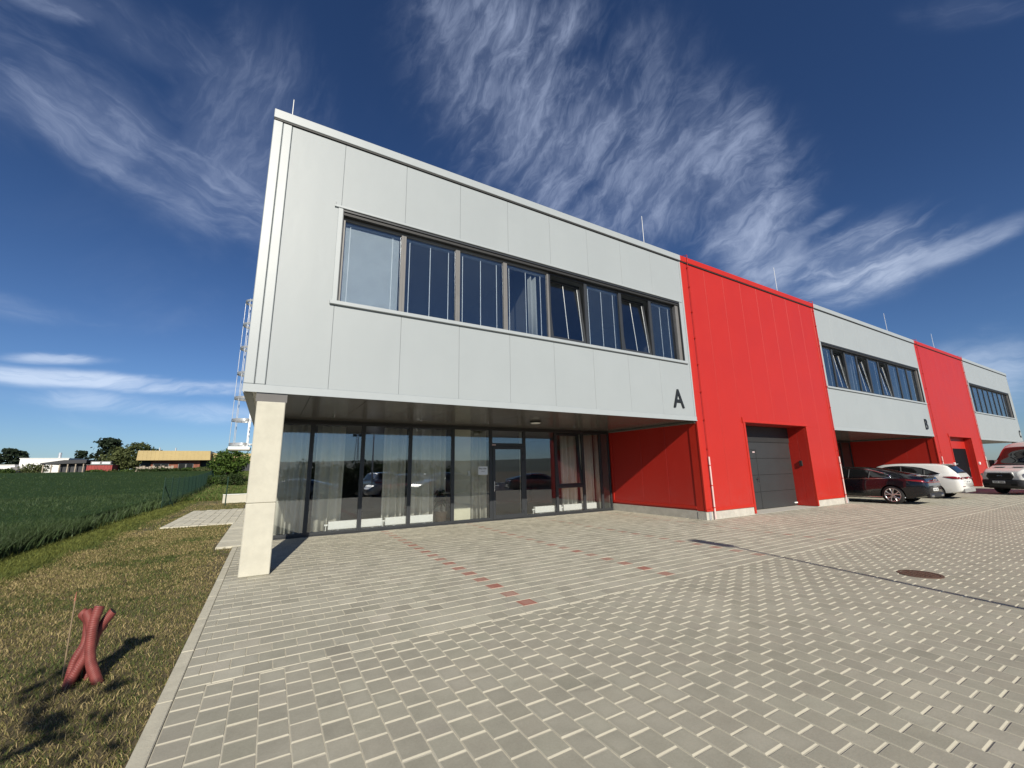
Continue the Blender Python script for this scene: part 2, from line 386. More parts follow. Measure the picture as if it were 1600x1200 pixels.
def blocks(xa, xb, ya, yb, px, py, run_y, cx, cy, tone, red=None, gap=.0035):
    """chamfered blocks: run_y True = rows run along y with half-offset. returns V, F4, attr, uv"""
    nx = int(round((xb-xa)/px)); ny = int(round((yb-ya)/py))
    I, J = np.meshgrid(np.arange(nx+1), np.arange(ny+1), indexing='ij'); I = I.ravel(); J = J.ravel()
    if run_y: x0 = xa+I*px; x1 = x0+px; y0 = ya+J*py-(I % 2)*py*.5; y1 = y0+py
    else: x0 = xa+I*px-(J % 2)*px*.5; x1 = x0+px; y0 = ya+J*py; y1 = y0+py
    x0 = np.clip(x0, xa, xb); x1 = np.clip(x1, xa, xb); y0 = np.clip(y0, ya, yb); y1 = np.clip(y1, ya, yb)
    k = (x1-x0 > .03) & (y1-y0 > .03); x0, x1, y0, y1 = x0[k], x1[k], y0[k], y1[k]; n = len(x0)
    x0 = x0+gap/2+rng.normal(0, .0007, n); x1 = x1-gap/2+rng.normal(0, .0007, n); y0 = y0+gap/2+rng.normal(0, .0007, n); y1 = y1-gap/2+rng.normal(0, .0007, n)
    zt = rng.normal(0, .0010, n); tx = rng.normal(0, .004, n); ty = rng.normal(0, .004, n); mx, my = (x0+x1)/2, (y0+y1)/2
    dch = .0065; V = np.zeros((n, 8, 3)); UV = np.zeros((n, 8, 2))
    for q, (sx, sy) in enumerate(((0, 0), (1, 0), (1, 1), (0, 1))):
        bx = np.where(sx, x1, x0); by = np.where(sy, y1, y0)
        tx_ = np.where(sx, x1-cx, x0+cx); ty_ = np.where(sy, y1-cy, y0+cy)
        V[:, q, 0] = tx_; V[:, q, 1] = ty_; V[:, q, 2] = zt+(tx_-mx)*tx+(ty_-my)*ty
        V[:, q+4, 0] = bx; V[:, q+4, 1] = by; V[:, q+4, 2] = zt-dch
        UV[:, q] = (sx, sy); UV[:, q+4] = (sx, sy)
    base = (np.arange(n)*8)[:, None]
    F = np.concatenate([base+np.array([0, 1, 2, 3])]+[base+np.array([4+a, 4+(a+1) % 4, (a+1) % 4, a]) for a in range(4)])
    col = np.array(tone)*(1+rng.normal(0, .07 if red is not None else .04, n))[:, None]*(1+rng.normal(0, .004, (n, 3)))
    if red is not None:
        mk = red(mx, my, x0, x1, y0, y1); dust = np.clip(.05+(my[mk]+3.83)/7*.35+(mx[mk]-3.2)*.06+rng.normal(0, .10, mk.sum()), .03, .72)[:, None]; col[mk] = np.array((.33, .13, .098))*(1-dust)+np.array(tone)*dust
    A = np.repeat(col[:, None, :], 8, 1)
    return V.reshape(-1, 3), F, A.reshape(-1, 3), UV.reshape(-1, 2)
YB = -3.83
def redmask(mx, my, x0, x1, y0, y1):
    m = np.zeros(len(mx), bool); row = np.round((my-YB)/.2128-.5).astype(int)
    for k in range(0, 4):
        xr = 3.285+2.575*k; m |= (x0 < xr) & (x1 >= xr) & (row % 2 == 1)
    return m
def pavement():
    parts = [blocks(.05, 64, -12.0, YB, .177, .206, True, .0045, .0105, (.340, .322, .258)),
             blocks(.05, 64, YB, D-.02, .2075, .2128, False, .0035, .009, (.372, .354, .285), redmask)]
    V, F, A, U, o = [], [], [], [], 0
    for v, f, a, u in parts: V.append(v); F.append(f+o); A.append(a); U.append(u); o += len(v)
    nb = sum(len(f) for f in F)
    # bed under the blocks and the yard that falls away behind the camera
    xs = np.array([.05, 5, 15, 30, 64, 90]); ys = np.concatenate([[D-.02, YB, -12.02], np.linspace(-12.4, -22, 14), [-24]])
    X, Y = np.meshgrid(xs, ys); Z = np.where(Y > -12.1, -.0054, hterr(X, Y)+.028)
    nx, ny = len(xs), len(ys); i = (np.arange(ny-1)[:, None]*nx+np.arange(nx-1)).ravel()
    V.append(np.stack([X.ravel(), Y.ravel(), Z.ravel()], 1)); F2 = np.stack([i, i+nx, i+nx+1, i+1], 1)+o
    A.append(np.ones((nx*ny, 3))*.3); U.append(np.zeros((nx*ny, 2)))
    yc = np.concatenate([V[-1][:, 1]])[F2-o].mean(1)
    mi = np.concatenate([np.zeros(nb, int), np.where(yc > -12.05, 1, 2)])
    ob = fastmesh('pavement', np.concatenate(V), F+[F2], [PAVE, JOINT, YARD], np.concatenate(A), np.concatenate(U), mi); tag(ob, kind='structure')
pavement()
k = MB(); y = -12.0
while y < 3.4:
    y1 = min(y+1.0, 3.42); k.box(-.05, .046, y+.002, y1-.002, -.12, .004+random.uniform(-.002, .002), KERB, .006); y += 1.0
tag(k.build('kerb'), kind='structure')
k = MB()
# pale slabs beside the building and the path to the left
y = 3.44
while y < 8.9:
    y1 = y+.92; k.box(-.37, .34, y+.004, y1-.004, -.1, .012+random.uniform(-.003, .003), SLAB, .005); y = y1
for i in range(9):
    for j in range(12):
        xa = -2.25+i*.24; ya = 8.75+j*.57-(.28 if i % 2 else 0); yb = min(ya+.57, 15.6); ya = max(ya, 8.75)
        if yb-ya > .1 and xa+.24 < .34: k.box(xa+.004, xa+.236, ya+.004, yb-.004, -.1, .008+random.uniform(-.004, .004), SLAB, .006)
k.box(-.05, .34, 9.0, 15.6, -.1, .005, KERB)
tag(k.build('path'), kind='structure')

# ---------------------------------------------------------------- grass and wheat
def blades(P, h, w, lean, col, name, m, base_dark=.55):
    n = len(P); a = rng.random(n)*2*math.pi; la = rng.random(n)*2*math.pi
    d = np.stack([np.cos(a), np.sin(a), np.zeros(n)], 1)*(w/2)[:, None]
    l = np.stack([np.cos(la), np.sin(la), np.zeros(n)], 1)*(lean*h)[:, None]
    up = np.zeros((n, 3)); up[:, 2] = h
    V = np.stack([P-d, P+d, P+up*.6+l*.4-d*.75, P+up*.6+l*.4+d*.75, P+up*(1-.25*lean[:, None])+l], 1)
    b = (np.arange(n)*5)[:, None]
    A = np.repeat(col[:, None, :], 5, 1)
    return fastmesh(name, V.reshape(-1, 3), [b+np.array([0, 1, 3, 2]), b+np.array([2, 3, 4])], [m], A.reshape(-1, 3))
GRASSM = attrmat('grass_blades', .7, trans=.25)
def lawn():
    N = 420000; x = rng.uniform(-4.4, -.06, N); y = -7+33*rng.random(N)**1.35
    d = np.hypot(x-CAMC[0], y-CAMC[1])
    dens = np.clip(1.25-(d-4)/22, .12, 1)
    ok = rng.random(N) < dens
    ok &= ~((y > 3.42) & (x > -.40)) & ~((y > 8.7) & (y < 15.65) & (x > -2.3))
    x, y, d = x[ok], y[ok], d[ok]; n = len(x)
    p = fbm(x*1.1, y*1.1); q = fbm(x*.45+9, y*.45+4); f2 = fbm(x*4+3, y*4+8, 3)
    edge = -2.75+.018*(y-4)*8*0-.35*(fbm(y*.5, y*0+3.3)-.5)
    # left strip is lush, the mown slope is drying
    strip = sstep((edge-x)/.5)
    dry = np.clip(.66+(p-.5)*1.5+(f2-.5)*.8-strip*1.2-sstep((-3.6-y)/2.0)*.25, 0, 1)
    bare = sstep((x+.75-.5*(q-.5))/.55)*sstep((y+1.5)/3)+np.where((y > 7.6) & (y < 17), sstep(1-np.abs(x+2.55)/.35)*1.0, 0)+sstep(1-np.abs(y-8.2+.3*(x+1))/.5)*.35
    keep = rng.random(n) > np.clip(bare*.72, 0, .85)
    x, y, d, dry, strip = x[keep], y[keep], d[keep], dry[keep], strip[keep]; n = len(x)
    straw = np.array((.44, .35, .17)); olive = np.array((.165, .158, .05)); green = np.array((.095, .125, .035)); lush = np.array((.17, .19, .045))
    r = rng.random(n)[:, None]; isdry = (rng.random(n) < dry*.62)[:, None]
    c = np.where(isdry, straw*(.45+.8*r), np.where((rng.random(n) < dry)[:, None], olive, green)*(.7+.6*r))
    c = np.where((rng.random(n) < strip*.85)[:, None], lush*(.65+.6*r), c)
    h = rng.uniform(.016, .050, n)+strip*rng.uniform(.02, .12, n); w = rng.uniform(.0032, .0065, n)*np.clip(d/6, 1, 3.2)
    z = hterr(x, y)
    o = blades(np.stack([x, y, z], 1), h, w, rng.uniform(.3, 1.5, n), c, 'grass', GRASSM)
    tag(o, 'short half dried grass on the slope beside the kerb', 'grass', kind='stuff')
lawn()
def edgex(y): return -3.9-.02*(np.maximum(y-16, 0))
WHEATM = attrmat('wheat_blades', .55, trans=.2)
def wheat():
    V = []; 
    def band(N, x0, x1, y0, y1, dmin, dmax):
        x = rng.uniform(x0, x1, N); y = rng.uniform(y0, y1, N); d = np.hypot(x-CAMC[0], y-CAMC[1])
        ok = (x < edgex(y)+rng.normal(0, .06, N)) & (d >= dmin) & (d < dmax); return x[ok], y[ok], d[ok]
    L = [band(300000, -16, -3.8, -4, 16, 0, 18), band(220000, -34, -3.8, -2, 36, 18, 38), band(170000, -75, -3.8, -2, 80, 38, 80), band(90000, -120, -3.8, 0, 102, 80, 130)]
    x = np.concatenate([l[0] for l in L]); y = np.concatenate([l[1] for l in L]); d = np.concatenate([l[2] for l in L]); n = len(x)
    row = fbm(x*.25, y*.25); g = np.array((.044, .074, .028)); g2 = np.array((.074, .108, .040))
    c = g+(g2-g)*(rng.random(n)**1.5)[:, None]; c = c*((.8+.5*row)*(.55+.85*rng.random(n)))[:, None]
    z = hterr(x, y); near = d < 18
    h = rng.uniform(.38, .58, n); w = rng.uniform(.009, .016, n)*np.clip(d/12, 1, 6)
    o = blades(np.stack([x, y, z], 1), h, w, rng.uniform(.15, .7, n), c, 'wheat_field', WHEATM); tag(o, 'deep green wheat crop covering the field on the left', 'crop', kind='stuff')
    # canopy under the blade tips
    xs = np.concatenate([[-160, -120, -90], np.linspace(-70, -12, 40), np.linspace(-11, 0, 45)]); ys = np.concatenate([np.linspace(-30, 40, 120), np.linspace(41, 104, 70)])
    X, Y = np.meshgrid(xs, ys); X = X+(edgex(Y)-.12-.18*fbm(Y*2.2, Y*0+2)); Z = hterr(X, Y)+.36+.07*fbm(X*1.7, Y*1.7)
    Z[:, -1] = hterr(X[:, -1], Y[:, -1])-.05; X[:, -1] = X[:, -2]+.01
    m = mat('wheat_canopy', (.030, .055, .018), .8, var=.3, scale=4, bump=1.0, bscale=9, spec=.02)
    nx, ny = len(xs), len(ys); i = (np.arange(ny-1)[:, None]*nx+np.arange(nx-1)).ravel()
    tag(fastmesh('wheat_canopy', np.stack([X.ravel(), Y.ravel(), Z.ravel()], 1), [np.stack([i, i+1, i+nx+1, i+nx], 1)], [m], smooth=True), 'dense lower leaves of the wheat crop in the field', 'crop', kind='stuff')
wheat()
# ---------------------------------------------------------------- the building
BLD = empty('industrial_building', (0, 0, 0), 'long two storey grey and red panel clad hall with letters A, B and C', 'building')
YF = 0.0
def panel(mb, x0, x1, z0, z1, m, gap=.0035, y=YF): mb.box(x0+gap/2, x1-gap/2, y, y+.05, z0, z1, m, .004)
def grey_unit(xa, xb, wa, wb, first=False):
    mb = MB()
    zt = 8.345
    edges = [wa-.04+1.302*i for i in range(int((wb-wa)/1.302)+1)]; edges = [e for e in edges if e < xb-.5]
    l = xa+(.325 if first else .07)
    cols = [l]+edges+[xb-.06]
    for a, b in zip(cols[:-1], cols[1:]):
        if b <= wa: panel(mb, a, b, 3.1, zt, GREY)
        elif a >= wb: panel(mb, a, b, 3.1, zt, GREY)
        else: panel(mb, a, b, 6.9, zt, GREY); panel(mb, a, b, 3.1, 4.765, GREY)
    # sides of the window band
    if cols[1] > wa-.06 and first: pass
    mb.box(cols[0]+.004, wa-.004, YF+.004, YF+.05, 4.76, 6.905, GREY)
    mb.box(wb+.004, xb-.062, YF+.004, YF+.05, 4.76, 6.905, GREY)
    mb.box(xa+.01, xb-.01, YF+.052, YF+.16, 3.0, 4.75, GREY); mb.box(xa+.01, xb-.01, YF+.052, YF+.16, 6.93, 8.36, GREY)
    mb.box(xa+.01, wa-.03, YF+.052, YF+.16, 4.752, 6.928, GREY); mb.box(wb+.03, xb-.01, YF+.052, YF+.16, 4.752, 6.928, GREY)
    mb.build('grey_cladding', BLD)
    t = MB()
    t.box(xa-.004, xb+.004, YF-.02, YF+.06, ZS, 3.098, GREYL, .006)        # bottom trim
    t.box(xa-.004, xb+.004, YF-.028, YF-.018, ZS-.012, ZS+.012, GREYL)
    t.box(xb-.06, xb-.002, YF-.012, YF+.05, 3.1, 8.35, GREYL, .006)
    if not first: t.box(xa+.002, xa+.066, YF-.012, YF+.05, 3.1, 8.35, GREYL, .006)
    else:
        t.box(xa-.002, xa+.155, YF-.018, YF+.05, 3.1, 8.35, GREYL, .01)
        t.box(xa+.163, xa+.318, YF-.010, YF+.05, 3.1, 8.35, GREYL, .012)
    t.build('corner_trim', BLD)
    c = MB()
    c.box(xa-(.006 if first else -.002), xb-.002, YF-.045, YF+.42, 8.385, ZR, GREYL, .008)
    c.box(xa+.003, xb-.003, YF-.030, YF+.3, 8.352, 8.384, DARK)  # dark strip coloured in for the shadow line under the cap
    c.build('parapet_cap', BLD)
    t = MB()                                                                   # trims round the window band
    t.box(wa-.095, wa-.002, YF-.022, YF+.06, 4.85, 6.845, GREYL, .006); t.box(wb+.002, wb+.08, YF-.022, YF+.06, 4.85, 6.845, GREYL, .006)
    t.box(wa-.16, wb+.12, YF-.032, YF+.06, 6.848, 6.90, GREYL, .006); t.box(wa-.165, wa-.15, YF-.04, YF+.0, 6.85, 6.98, GREYL)
    t.box(wa-.13, wb+.11, YF-.055, YF+.14, 4.765, 4.846, GREYL, .008)
    t.build('window_trim', BLD)
    rv = MB()
    rv.box(wa, wb, YF-.005, YF+.2, 6.80, 6.846, ANTH); rv.box(wa, wa+.012, YF-.004, YF+.2, 4.85, 6.798, ANTH)
    rv.box(wb-.16, wb-.02, YF+.05, YF+.2, 4.85, 6.798, FRAMEG); rv.box(wb-.012, wb, YF-.004, YF+.2, 4.85, 6.798, ANTH)
    rv.box(wa+.02, wb-.02, YF+.02, YF+.2, 6.735, 6.798, DARK)
    rv.build('window_reveal', BLD)
def upper_window(x0, x1, frame_mat, tilt=False, blind='open', bars=3):
    z0, z1, y = 4.852, 6.735, YF+.115
    w = MB(); t = .055
    w.box(x0, x0+t, y, y+.07, z0, z1, frame_mat, .004); w.box(x1-t, x1, y, y+.07, z0, z1, frame_mat, .004)
    w.box(x0+t, x1-t, y+.001, y+.069, z0, z0+t, frame_mat, .004); w.box(x0+t, x1-t, y+.001, y+.069, z1-t, z1, frame_mat, .004)
    o = w.build('window', BLD)
    a0, a1, b0, b1 = x0+t+.002, x1-t-.002, z0+t+.002, z1-t-.002
    if tilt:
        s = MB(); q = .07
        A0, A1, B1 = 0, a1-a0, b1-b0
        s.box(A0, q, 0, .06, 0, B1, frame_mat, .004); s.box(A1-q, A1, 0, .06, 0, B1, frame_mat, .004)
        s.box(q, A1-q, .001, .059, 0, q, frame_mat, .004); s.box(q, A1-q, .001, .059, B1-q, B1, frame_mat, .004)
        so = s.build('sash', o, (a0, y+.02, b0)); so.rotation_euler = (R(-6.0), 0, 0)
        p = MB(); p.box(q, A1-q, .022, .034, q, B1-q, GLASSU); po = p.build('pane', o, (a0, y+.02, b0)); po.rotation_euler = (R(-6.0), 0, 0)
    else:
        p = MB(); p.box(a0, a1, y+.03, y+.042, b0, b1, GLASSU); p.build('pane', o)
    b = MB(); yb = y+.13
    if not tilt or blind == 'closed':
        fr = (.09, .5, .88) if bars == 3 else (.10, .86)
        for f in fr: b.box(a0+(a1-a0)*f-.007, a0+(a1-a0)*f+.007, yb-.022, yb-.016, b0, b1, CORD)
        b.box(a0, a1, yb-.03, yb+.03, b1-.05, b1-.005, BLIND, .004)
    else:
        for f in (.04, .5, .93):
            b.tube([(a0+(a1-a0)*f, y+.06, b0+.05), (a0+(a1-a0)*f, y+.22, b1-.1)], .0075, CORD, 6)
    if blind == 'closed':
        z = b0+.02
        while z < b1-.06:
            b.add([(a0+.01, yb+.002, z), (a1-.01, yb+.002, z), (a1-.01, yb-.001, z+.0195), (a0+.01, yb-.001, z+.0195)], [(0, 1, 2, 3)], BLIND); z += .0235
    elif blind == 'open':
        z = b0+.03
        while z < b1-.06:
            b.add([(a0+.01, yb-.012, z), (a1-.01, yb-.012, z), (a1-.01, yb+.012, z+.004), (a0+.01, yb+.012, z+.004)], [(0, 1, 2, 3)], BLIND2); z += .0235
    b.build('blind', o)
def room(xa, xb, ya, yb, za, zb, name, wallm, floorm, xparts=()):
    mb = MB(); t = .08
    mb.box(xa, xb, yb, yb+t, za, zb, wallm); mb.box(xa-t, xa, ya, yb+t, za, zb, wallm); mb.box(xb, xb+t, ya, yb+t, za, zb, wallm)
    mb.box(xa-t, xb+t, ya, yb+t, za-t, za-.001, floorm); mb.box(xa-t, xb+t, ya, yb+t, zb+.001, zb+t, wallm)
    for x in xparts: mb.box(x-.05, x+.05, ya+.3, yb-.001, za+.001, zb-.001, wallm)
    mb.build(name, BLD)
UP = mat('office_wall', (.22, .23, .24), .8)
# unit A
grey_unit(0.0, X1, 1.36, 11.64, True)
xs = [1.375, 2.645, 3.925, 5.195, 6.515, 7.785, 9.105, 10.375, 11.50]
kinds = [('closed', 0), ('open', 0), ('open', 0), ('cords', 0), ('cords', 1), ('open', 0), ('cords', 1), ('open', 0)]
for i, (kd, tl) in enumerate(kinds):
    upper_window(xs[i], xs[i+1], FRAMEG if i < 4 else ANTH, bool(tl), kd, 3 if i else 2)
room(.4, 11.75, .2, 6.5, 4.1, 7.05, 'office_interior', UP, UP, (6.1,))
# unit B
grey_unit(X2, X3, 20.98, 32.30)
n = 9; st = (32.15-21.0)/n
for i in range(n): upper_window(21.0+i*st, 21.0+(i+1)*st, ANTH, i in (1, 3, 5), 'open' if i % 2 == 0 and i != 4 else 'cords', 2)
room(21.1, 32.3, .2, 6.5, 4.1, 7.05, 'office_interior', UP, UP, (25.0,))
# unit C
grey_unit(X4, X5, 41.45, 51.62)
n = 8; st = (51.47-41.47)/n
for i in range(n): upper_window(41.47+i*st, 41.47+(i+1)*st, ANTH, False, 'cords', 2)
room(41.5, 52.0, .2, 6.5, 4.1, 7.05, 'office_interior', UP, UP)
def red_unit(xa, xb, ga, gb, gz, door):
    mb = MB(); zt = 8.345; zb = .30
    n = 8; w = (xb-xa-.36)/n; ed = [xa+.18+w*i for i in range(n+1)]
    for a, b in zip(ed[:-1], ed[1:]):
        for (p, q) in ((a, b),):
            segs = []
            if q <= ga or p >= gb: segs = [(p, q, zb, zt)]
            else:
                if p < ga: segs.append((p, ga, zb, gz))
                if q > gb: segs.append((gb, q, zb, gz))
                segs.append((p, q, gz, zt))
            for (s0, s1, h0, h1) in segs:
                if s1-s0 > .02: panel(mb, s0, s1, h0, h1, RED, .005)
    mb.box(xa+.02, ga-.03, .052, .2, zb, zt, RED); mb.box(gb+.03, xb-.02, .052, .2, zb, zt, RED); mb.box(ga-.03, gb+.03, .052, .2, gz+.03, zt, RED)
    mb.box(xa+.002, xa+.178, -.012, .05, zb-.0, zt, REDT, .008); mb.box(xb-.178, xb-.002, -.012, .05, zb-.0, zt, REDT, .008)
    mb.build('red_cladding', BLD)
    c = MB(); c.box(xa+.002, xb-.002, -.045, .42, 8.385, ZR, REDT, .008); c.box(xa+.003, xb-.003, -.03, .3, 8.352, 8.384, DARK); c.build('parapet_cap', BLD)  # dark box below the cap is its shadow line, put into colour
    t = MB()
    t.box(xa+.18, ga-.09, -.022, .05, zb-.06, zb+.03, REDT, .006); t.box(gb+.07, xb-.18, -.022, .05, zb-.06, zb+.03, REDT, .006)
    t.box(xa+.002, xa+.18, -.023, .05, zb-.06, zb-.002, REDT, .006); t.box(xb-.18, xb-.002, -.023, .05, zb-.06, zb-.002, REDT, .006)
    t.box(ga-.085, ga, -.024, .06, .03, gz+.0, REDT, .006); t.box(gb, gb+.07, -.024, .06, .03, gz+.0, REDT, .006)
    t.box(ga-.13, gb+.075, -.032, .06, gz+.002, gz+.085, REDT, .006); t.box(ga-.15, ga-.12, -.034, .0, gz-.02, gz+.17, REDT, .004)
    t.build('red_trim', BLD)
    r = MB(); yd = .70 if door == 'gate' else .34
    for xx, s in ((ga, -1), (gb, 1)):
        x_in = xx; x_out = xx+s*.06
        r.box(x_in, x_out, .062, yd*.5, .02, gz, RED, .003); r.box(x_in, x_out, yd*.5+.006, yd+.05, .02, gz, RED, .003)
    r.box(ga-.06, gb+.06, .062, yd+.05, gz+.001, gz+.028, RED)
    r.build('gate_reveal', BLD)
    p = MB(); p.box(xa+.005, ga-.03, .01, .3, -.1, zb-.062, PLIN); p.box(gb+.03, xb-.005, .01, .3, -.1, zb-.062, PLIN); p.box(ga, gb, -.005, yd+.1, -.1, .006, PLIN); p.build('plinth', BLD)
    if door == 'gate':
        g = MB(); hs = [.02, .62, 1.22, 1.82, 2.42]
        for a, b in zip(hs[:-1], hs[1:]): g.box(ga+.012, gb-.012, yd, yd+.04, a+.003, b-.003, GDOOR, .008)
        g.box(ga+.005, gb-.005, yd-.02, yd+.05, 2.425, gz-.002, DARK); g.box(ga+.002, gb-.002, yd+.045, yd+.06, .01, gz-.003, DARK)  # header above the sections carries the overhead shadow band in its dark colour
        go = g.build('garage_door', BLD)
        wk = MB(); wa, wb = ga+.62, ga+1.62
        for a, b in ((.06, .615), (.625, 1.215), (1.225, 1.815), (1.825, 2.12)): wk.box(wa, wb, yd-.012, yd-.001, a, b, GDOOR, .005)
        for a, b in ((wa-.035, wa-.008), (wb+.008, wb+.035)): wk.box(a, b, yd-.016, yd-.0005, .03, 2.15, DARK, .003)
        wk.box(wa-.035, wb+.035, yd-.0165, yd-.0005, 2.125, 2.155, DARK, .003)
        wo = wk.build('wicket_door', go)
        h = MB(); h.box(wb-.11, wb-.05, yd-.03, yd-.012, .98, 1.16, ANTH, .004); h.tube([(wb-.08, yd-.03, 1.1), (wb-.08, yd-.07, 1.1), (wb-.21, yd-.075, 1.1)], .011, CHROME, 8); h.box(wb-.095, wb-.065, yd-.034, yd-.012, .90, .95, CHROME, .004); h.build('handle', go)
        h = MB(); h.box(wb-.20, wb-.06, yd-.017, yd-.0125, 2.03, 2.075, mat('red_white_sticker', (.6, .45, .45), .5)); h.build('sticker', go)
        h = MB(); h.box(gb-.26, gb-.06, yd-.05, yd-.002, .10, .15, WHITE, .01); h.build('bolt', go)
        h = MB(); h.box(gb-.05, gb-.001, .30, .40, 1.52, 1.72, DARK, .006); h.build('control_box', BLD)
    else:
        g = MB(); g.box(ga, gb, yd, yd+.05, .02, gz-.001, RED); g.box(ga+.3, ga+1.45, yd-.01, yd-.001, 2.42, 2.75, FRAMEG, .004); g.build('recess_wall', BLD)
        g = MB(); g.box(ga+.45, gb-.25, yd-.05, yd-.001, .02, 2.35, mat('black_door', (.004, .004, .005), .6, spec=.12), .01); go = g.build('personnel_door', BLD)
        h = MB(); h.box(gb-.48, gb-.42, yd-.09, yd-.05, .95, 1.2, CHROME, .006); h.build('handle', go)
        for xx in (ga-.30, gb+.35):
            h = MB(); h.box(xx-.07, xx+.07, -.09, -.001, 1.35, 1.52, WHITE, .02); h.build('wall_lamp', BLD)
    # lightning conductor pipes
    for xx in (xa+.33, xb-.10):
        h = MB(); h.tube([(xx-.0, -.05, 1.87), (xx, -.05, 8.33), (xx, -.07, 8.37), (xx, -.07, 8.66), (xx, .1, 8.70)], .011, REDT, 8)
        for z in (2.1, 3.0, 3.9, 4.8, 5.7, 6.6, 7.5, 8.2): h.box(xx-.02, xx+.02, -.072, -.001, z-.012, z+.012, REDT, .003)
        h.tube([(xx, -.05, .02), (xx, -.05, 1.86)], .027, mat('pale_pink_pipe', (.66, .50, .47), .5), 10)
        for z in (.35, 1.0, 1.6): h.box(xx-.035, xx+.035, -.08, -.001, z-.012, z+.012, REDT, .003)
        h.build('conductor_pipe', BLD)
    for xx in (xa+.16, xb+.10):
        h = MB(); h.box(xx-.05, xx+.03, -.035, .02, .0, .235, STEEL, .004); h.build('earthing_plate', BLD)
red_unit(X1, X2, 14.46, 18.52, 3.02, 'gate')
red_unit(X3, X4, 35.02, 39.10, 3.02, 'door')
def red_return(x, s):
    """red side wall of a carport; s=+1 faces -x"""
    r = MB(); x0, x1 = (x+.0, x+.10) if s > 0 else (x-.10, x)
    ys = [.34, 1.30, 2.40, 3.84]
    for a, b in zip(ys[:-1], ys[1:]): r.box(x0+(.03 if s > 0 else 0), x1-(0 if s > 0 else .03), a+.003, b-.003, .38, ZS-.04, RED, .006)
    f = x0 if s > 0 else x1
    r.box(x0+(.012 if s > 0 else 0), x1-(0 if s > 0 else .012), .052, .33, .25, ZS-.04, REDT, .006)
    r.box(x0+(.008 if s > 0 else 0), x1-(0 if s > 0 else .008), .33, 3.94, .30, .378, REDT, .006)
    r.box(x0+(.008 if s > 0 else 0), x1-(0 if s > 0 else .008), 3.845, 3.945, .38, ZS-.04, REDT, .006)
    r.box(x0+.04, x1-.0, .3, 3.95, .2, ZS-.02, RED)
    r.build('side_cladding', BLD)
    p = MB(); p.box(x0+(.015 if s > 0 else -.02), x1+(.02 if s > 0 else -.015), .302, 3.95, -.1, .25, PLIN); p.build('plinth', BLD)
    t = MB(); t.box(x0-(.05 if s > 0 else 0), x1+(0 if s > 0 else .05), .05, 3.94, ZS-.075, ZS-.004, SOFF, .006); t.build('soffit_trim', BLD)
red_return(X1, 1); red_return(X2, -1); red_return(X3, 1); red_return(X4, -1)
# soffits
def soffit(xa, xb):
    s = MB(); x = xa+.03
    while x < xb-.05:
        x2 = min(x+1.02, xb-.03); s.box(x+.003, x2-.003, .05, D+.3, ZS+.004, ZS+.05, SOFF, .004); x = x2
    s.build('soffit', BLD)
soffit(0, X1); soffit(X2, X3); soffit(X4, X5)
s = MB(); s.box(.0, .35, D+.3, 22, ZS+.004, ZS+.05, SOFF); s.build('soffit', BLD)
# body of the hall
b = MB()
b.box(.0, .14, .16, 22, ZS, 8.36, GREY); b.box(.36, .50, D+.02, 22, .0, ZS, GREY); b.box(0, X5, 21.86, 22, 0, 8.36, GREY); b.box(X5-.14, X5, .16, 22, 0 if False else ZS, 8.36, GREY)
b.box(X5-.2, X5-.02, D, 22, 0, ZS, GREY)
for i in range(14): b.box(-.012, .0, .34+i*1.5, .34+i*1.5+1.49, 3.1, 8.345, GREY, .004)
b.build('side_wall', BLD)
b = MB(); b.box(.01, X5-.01, .43, 22.03, 8.365, 8.40, ROOF); b.box(-.006, .2, .422, 22.03, 8.402, ZR, GREYL); b.build('roof', BLD)
# concrete column with steel collar
c = MB(); c.box(.225, .655, -.05, .40, .002, 1.12, CONC, .012); c.box(.225, .655, -.05, .40, 1.123, 2.80, CONC, .012); c.build('concrete_column', BLD)
c = MB(); c.box(.205, .675, .0, .42, 2.801, ZS+.002, SOFF); c.build('column_collar', BLD)
# concrete pillar at far end
c = MB(); c.box(51.75, 52.2, .05, .5, 0, ZS, CONC, .012); c.build('concrete_column', BLD)
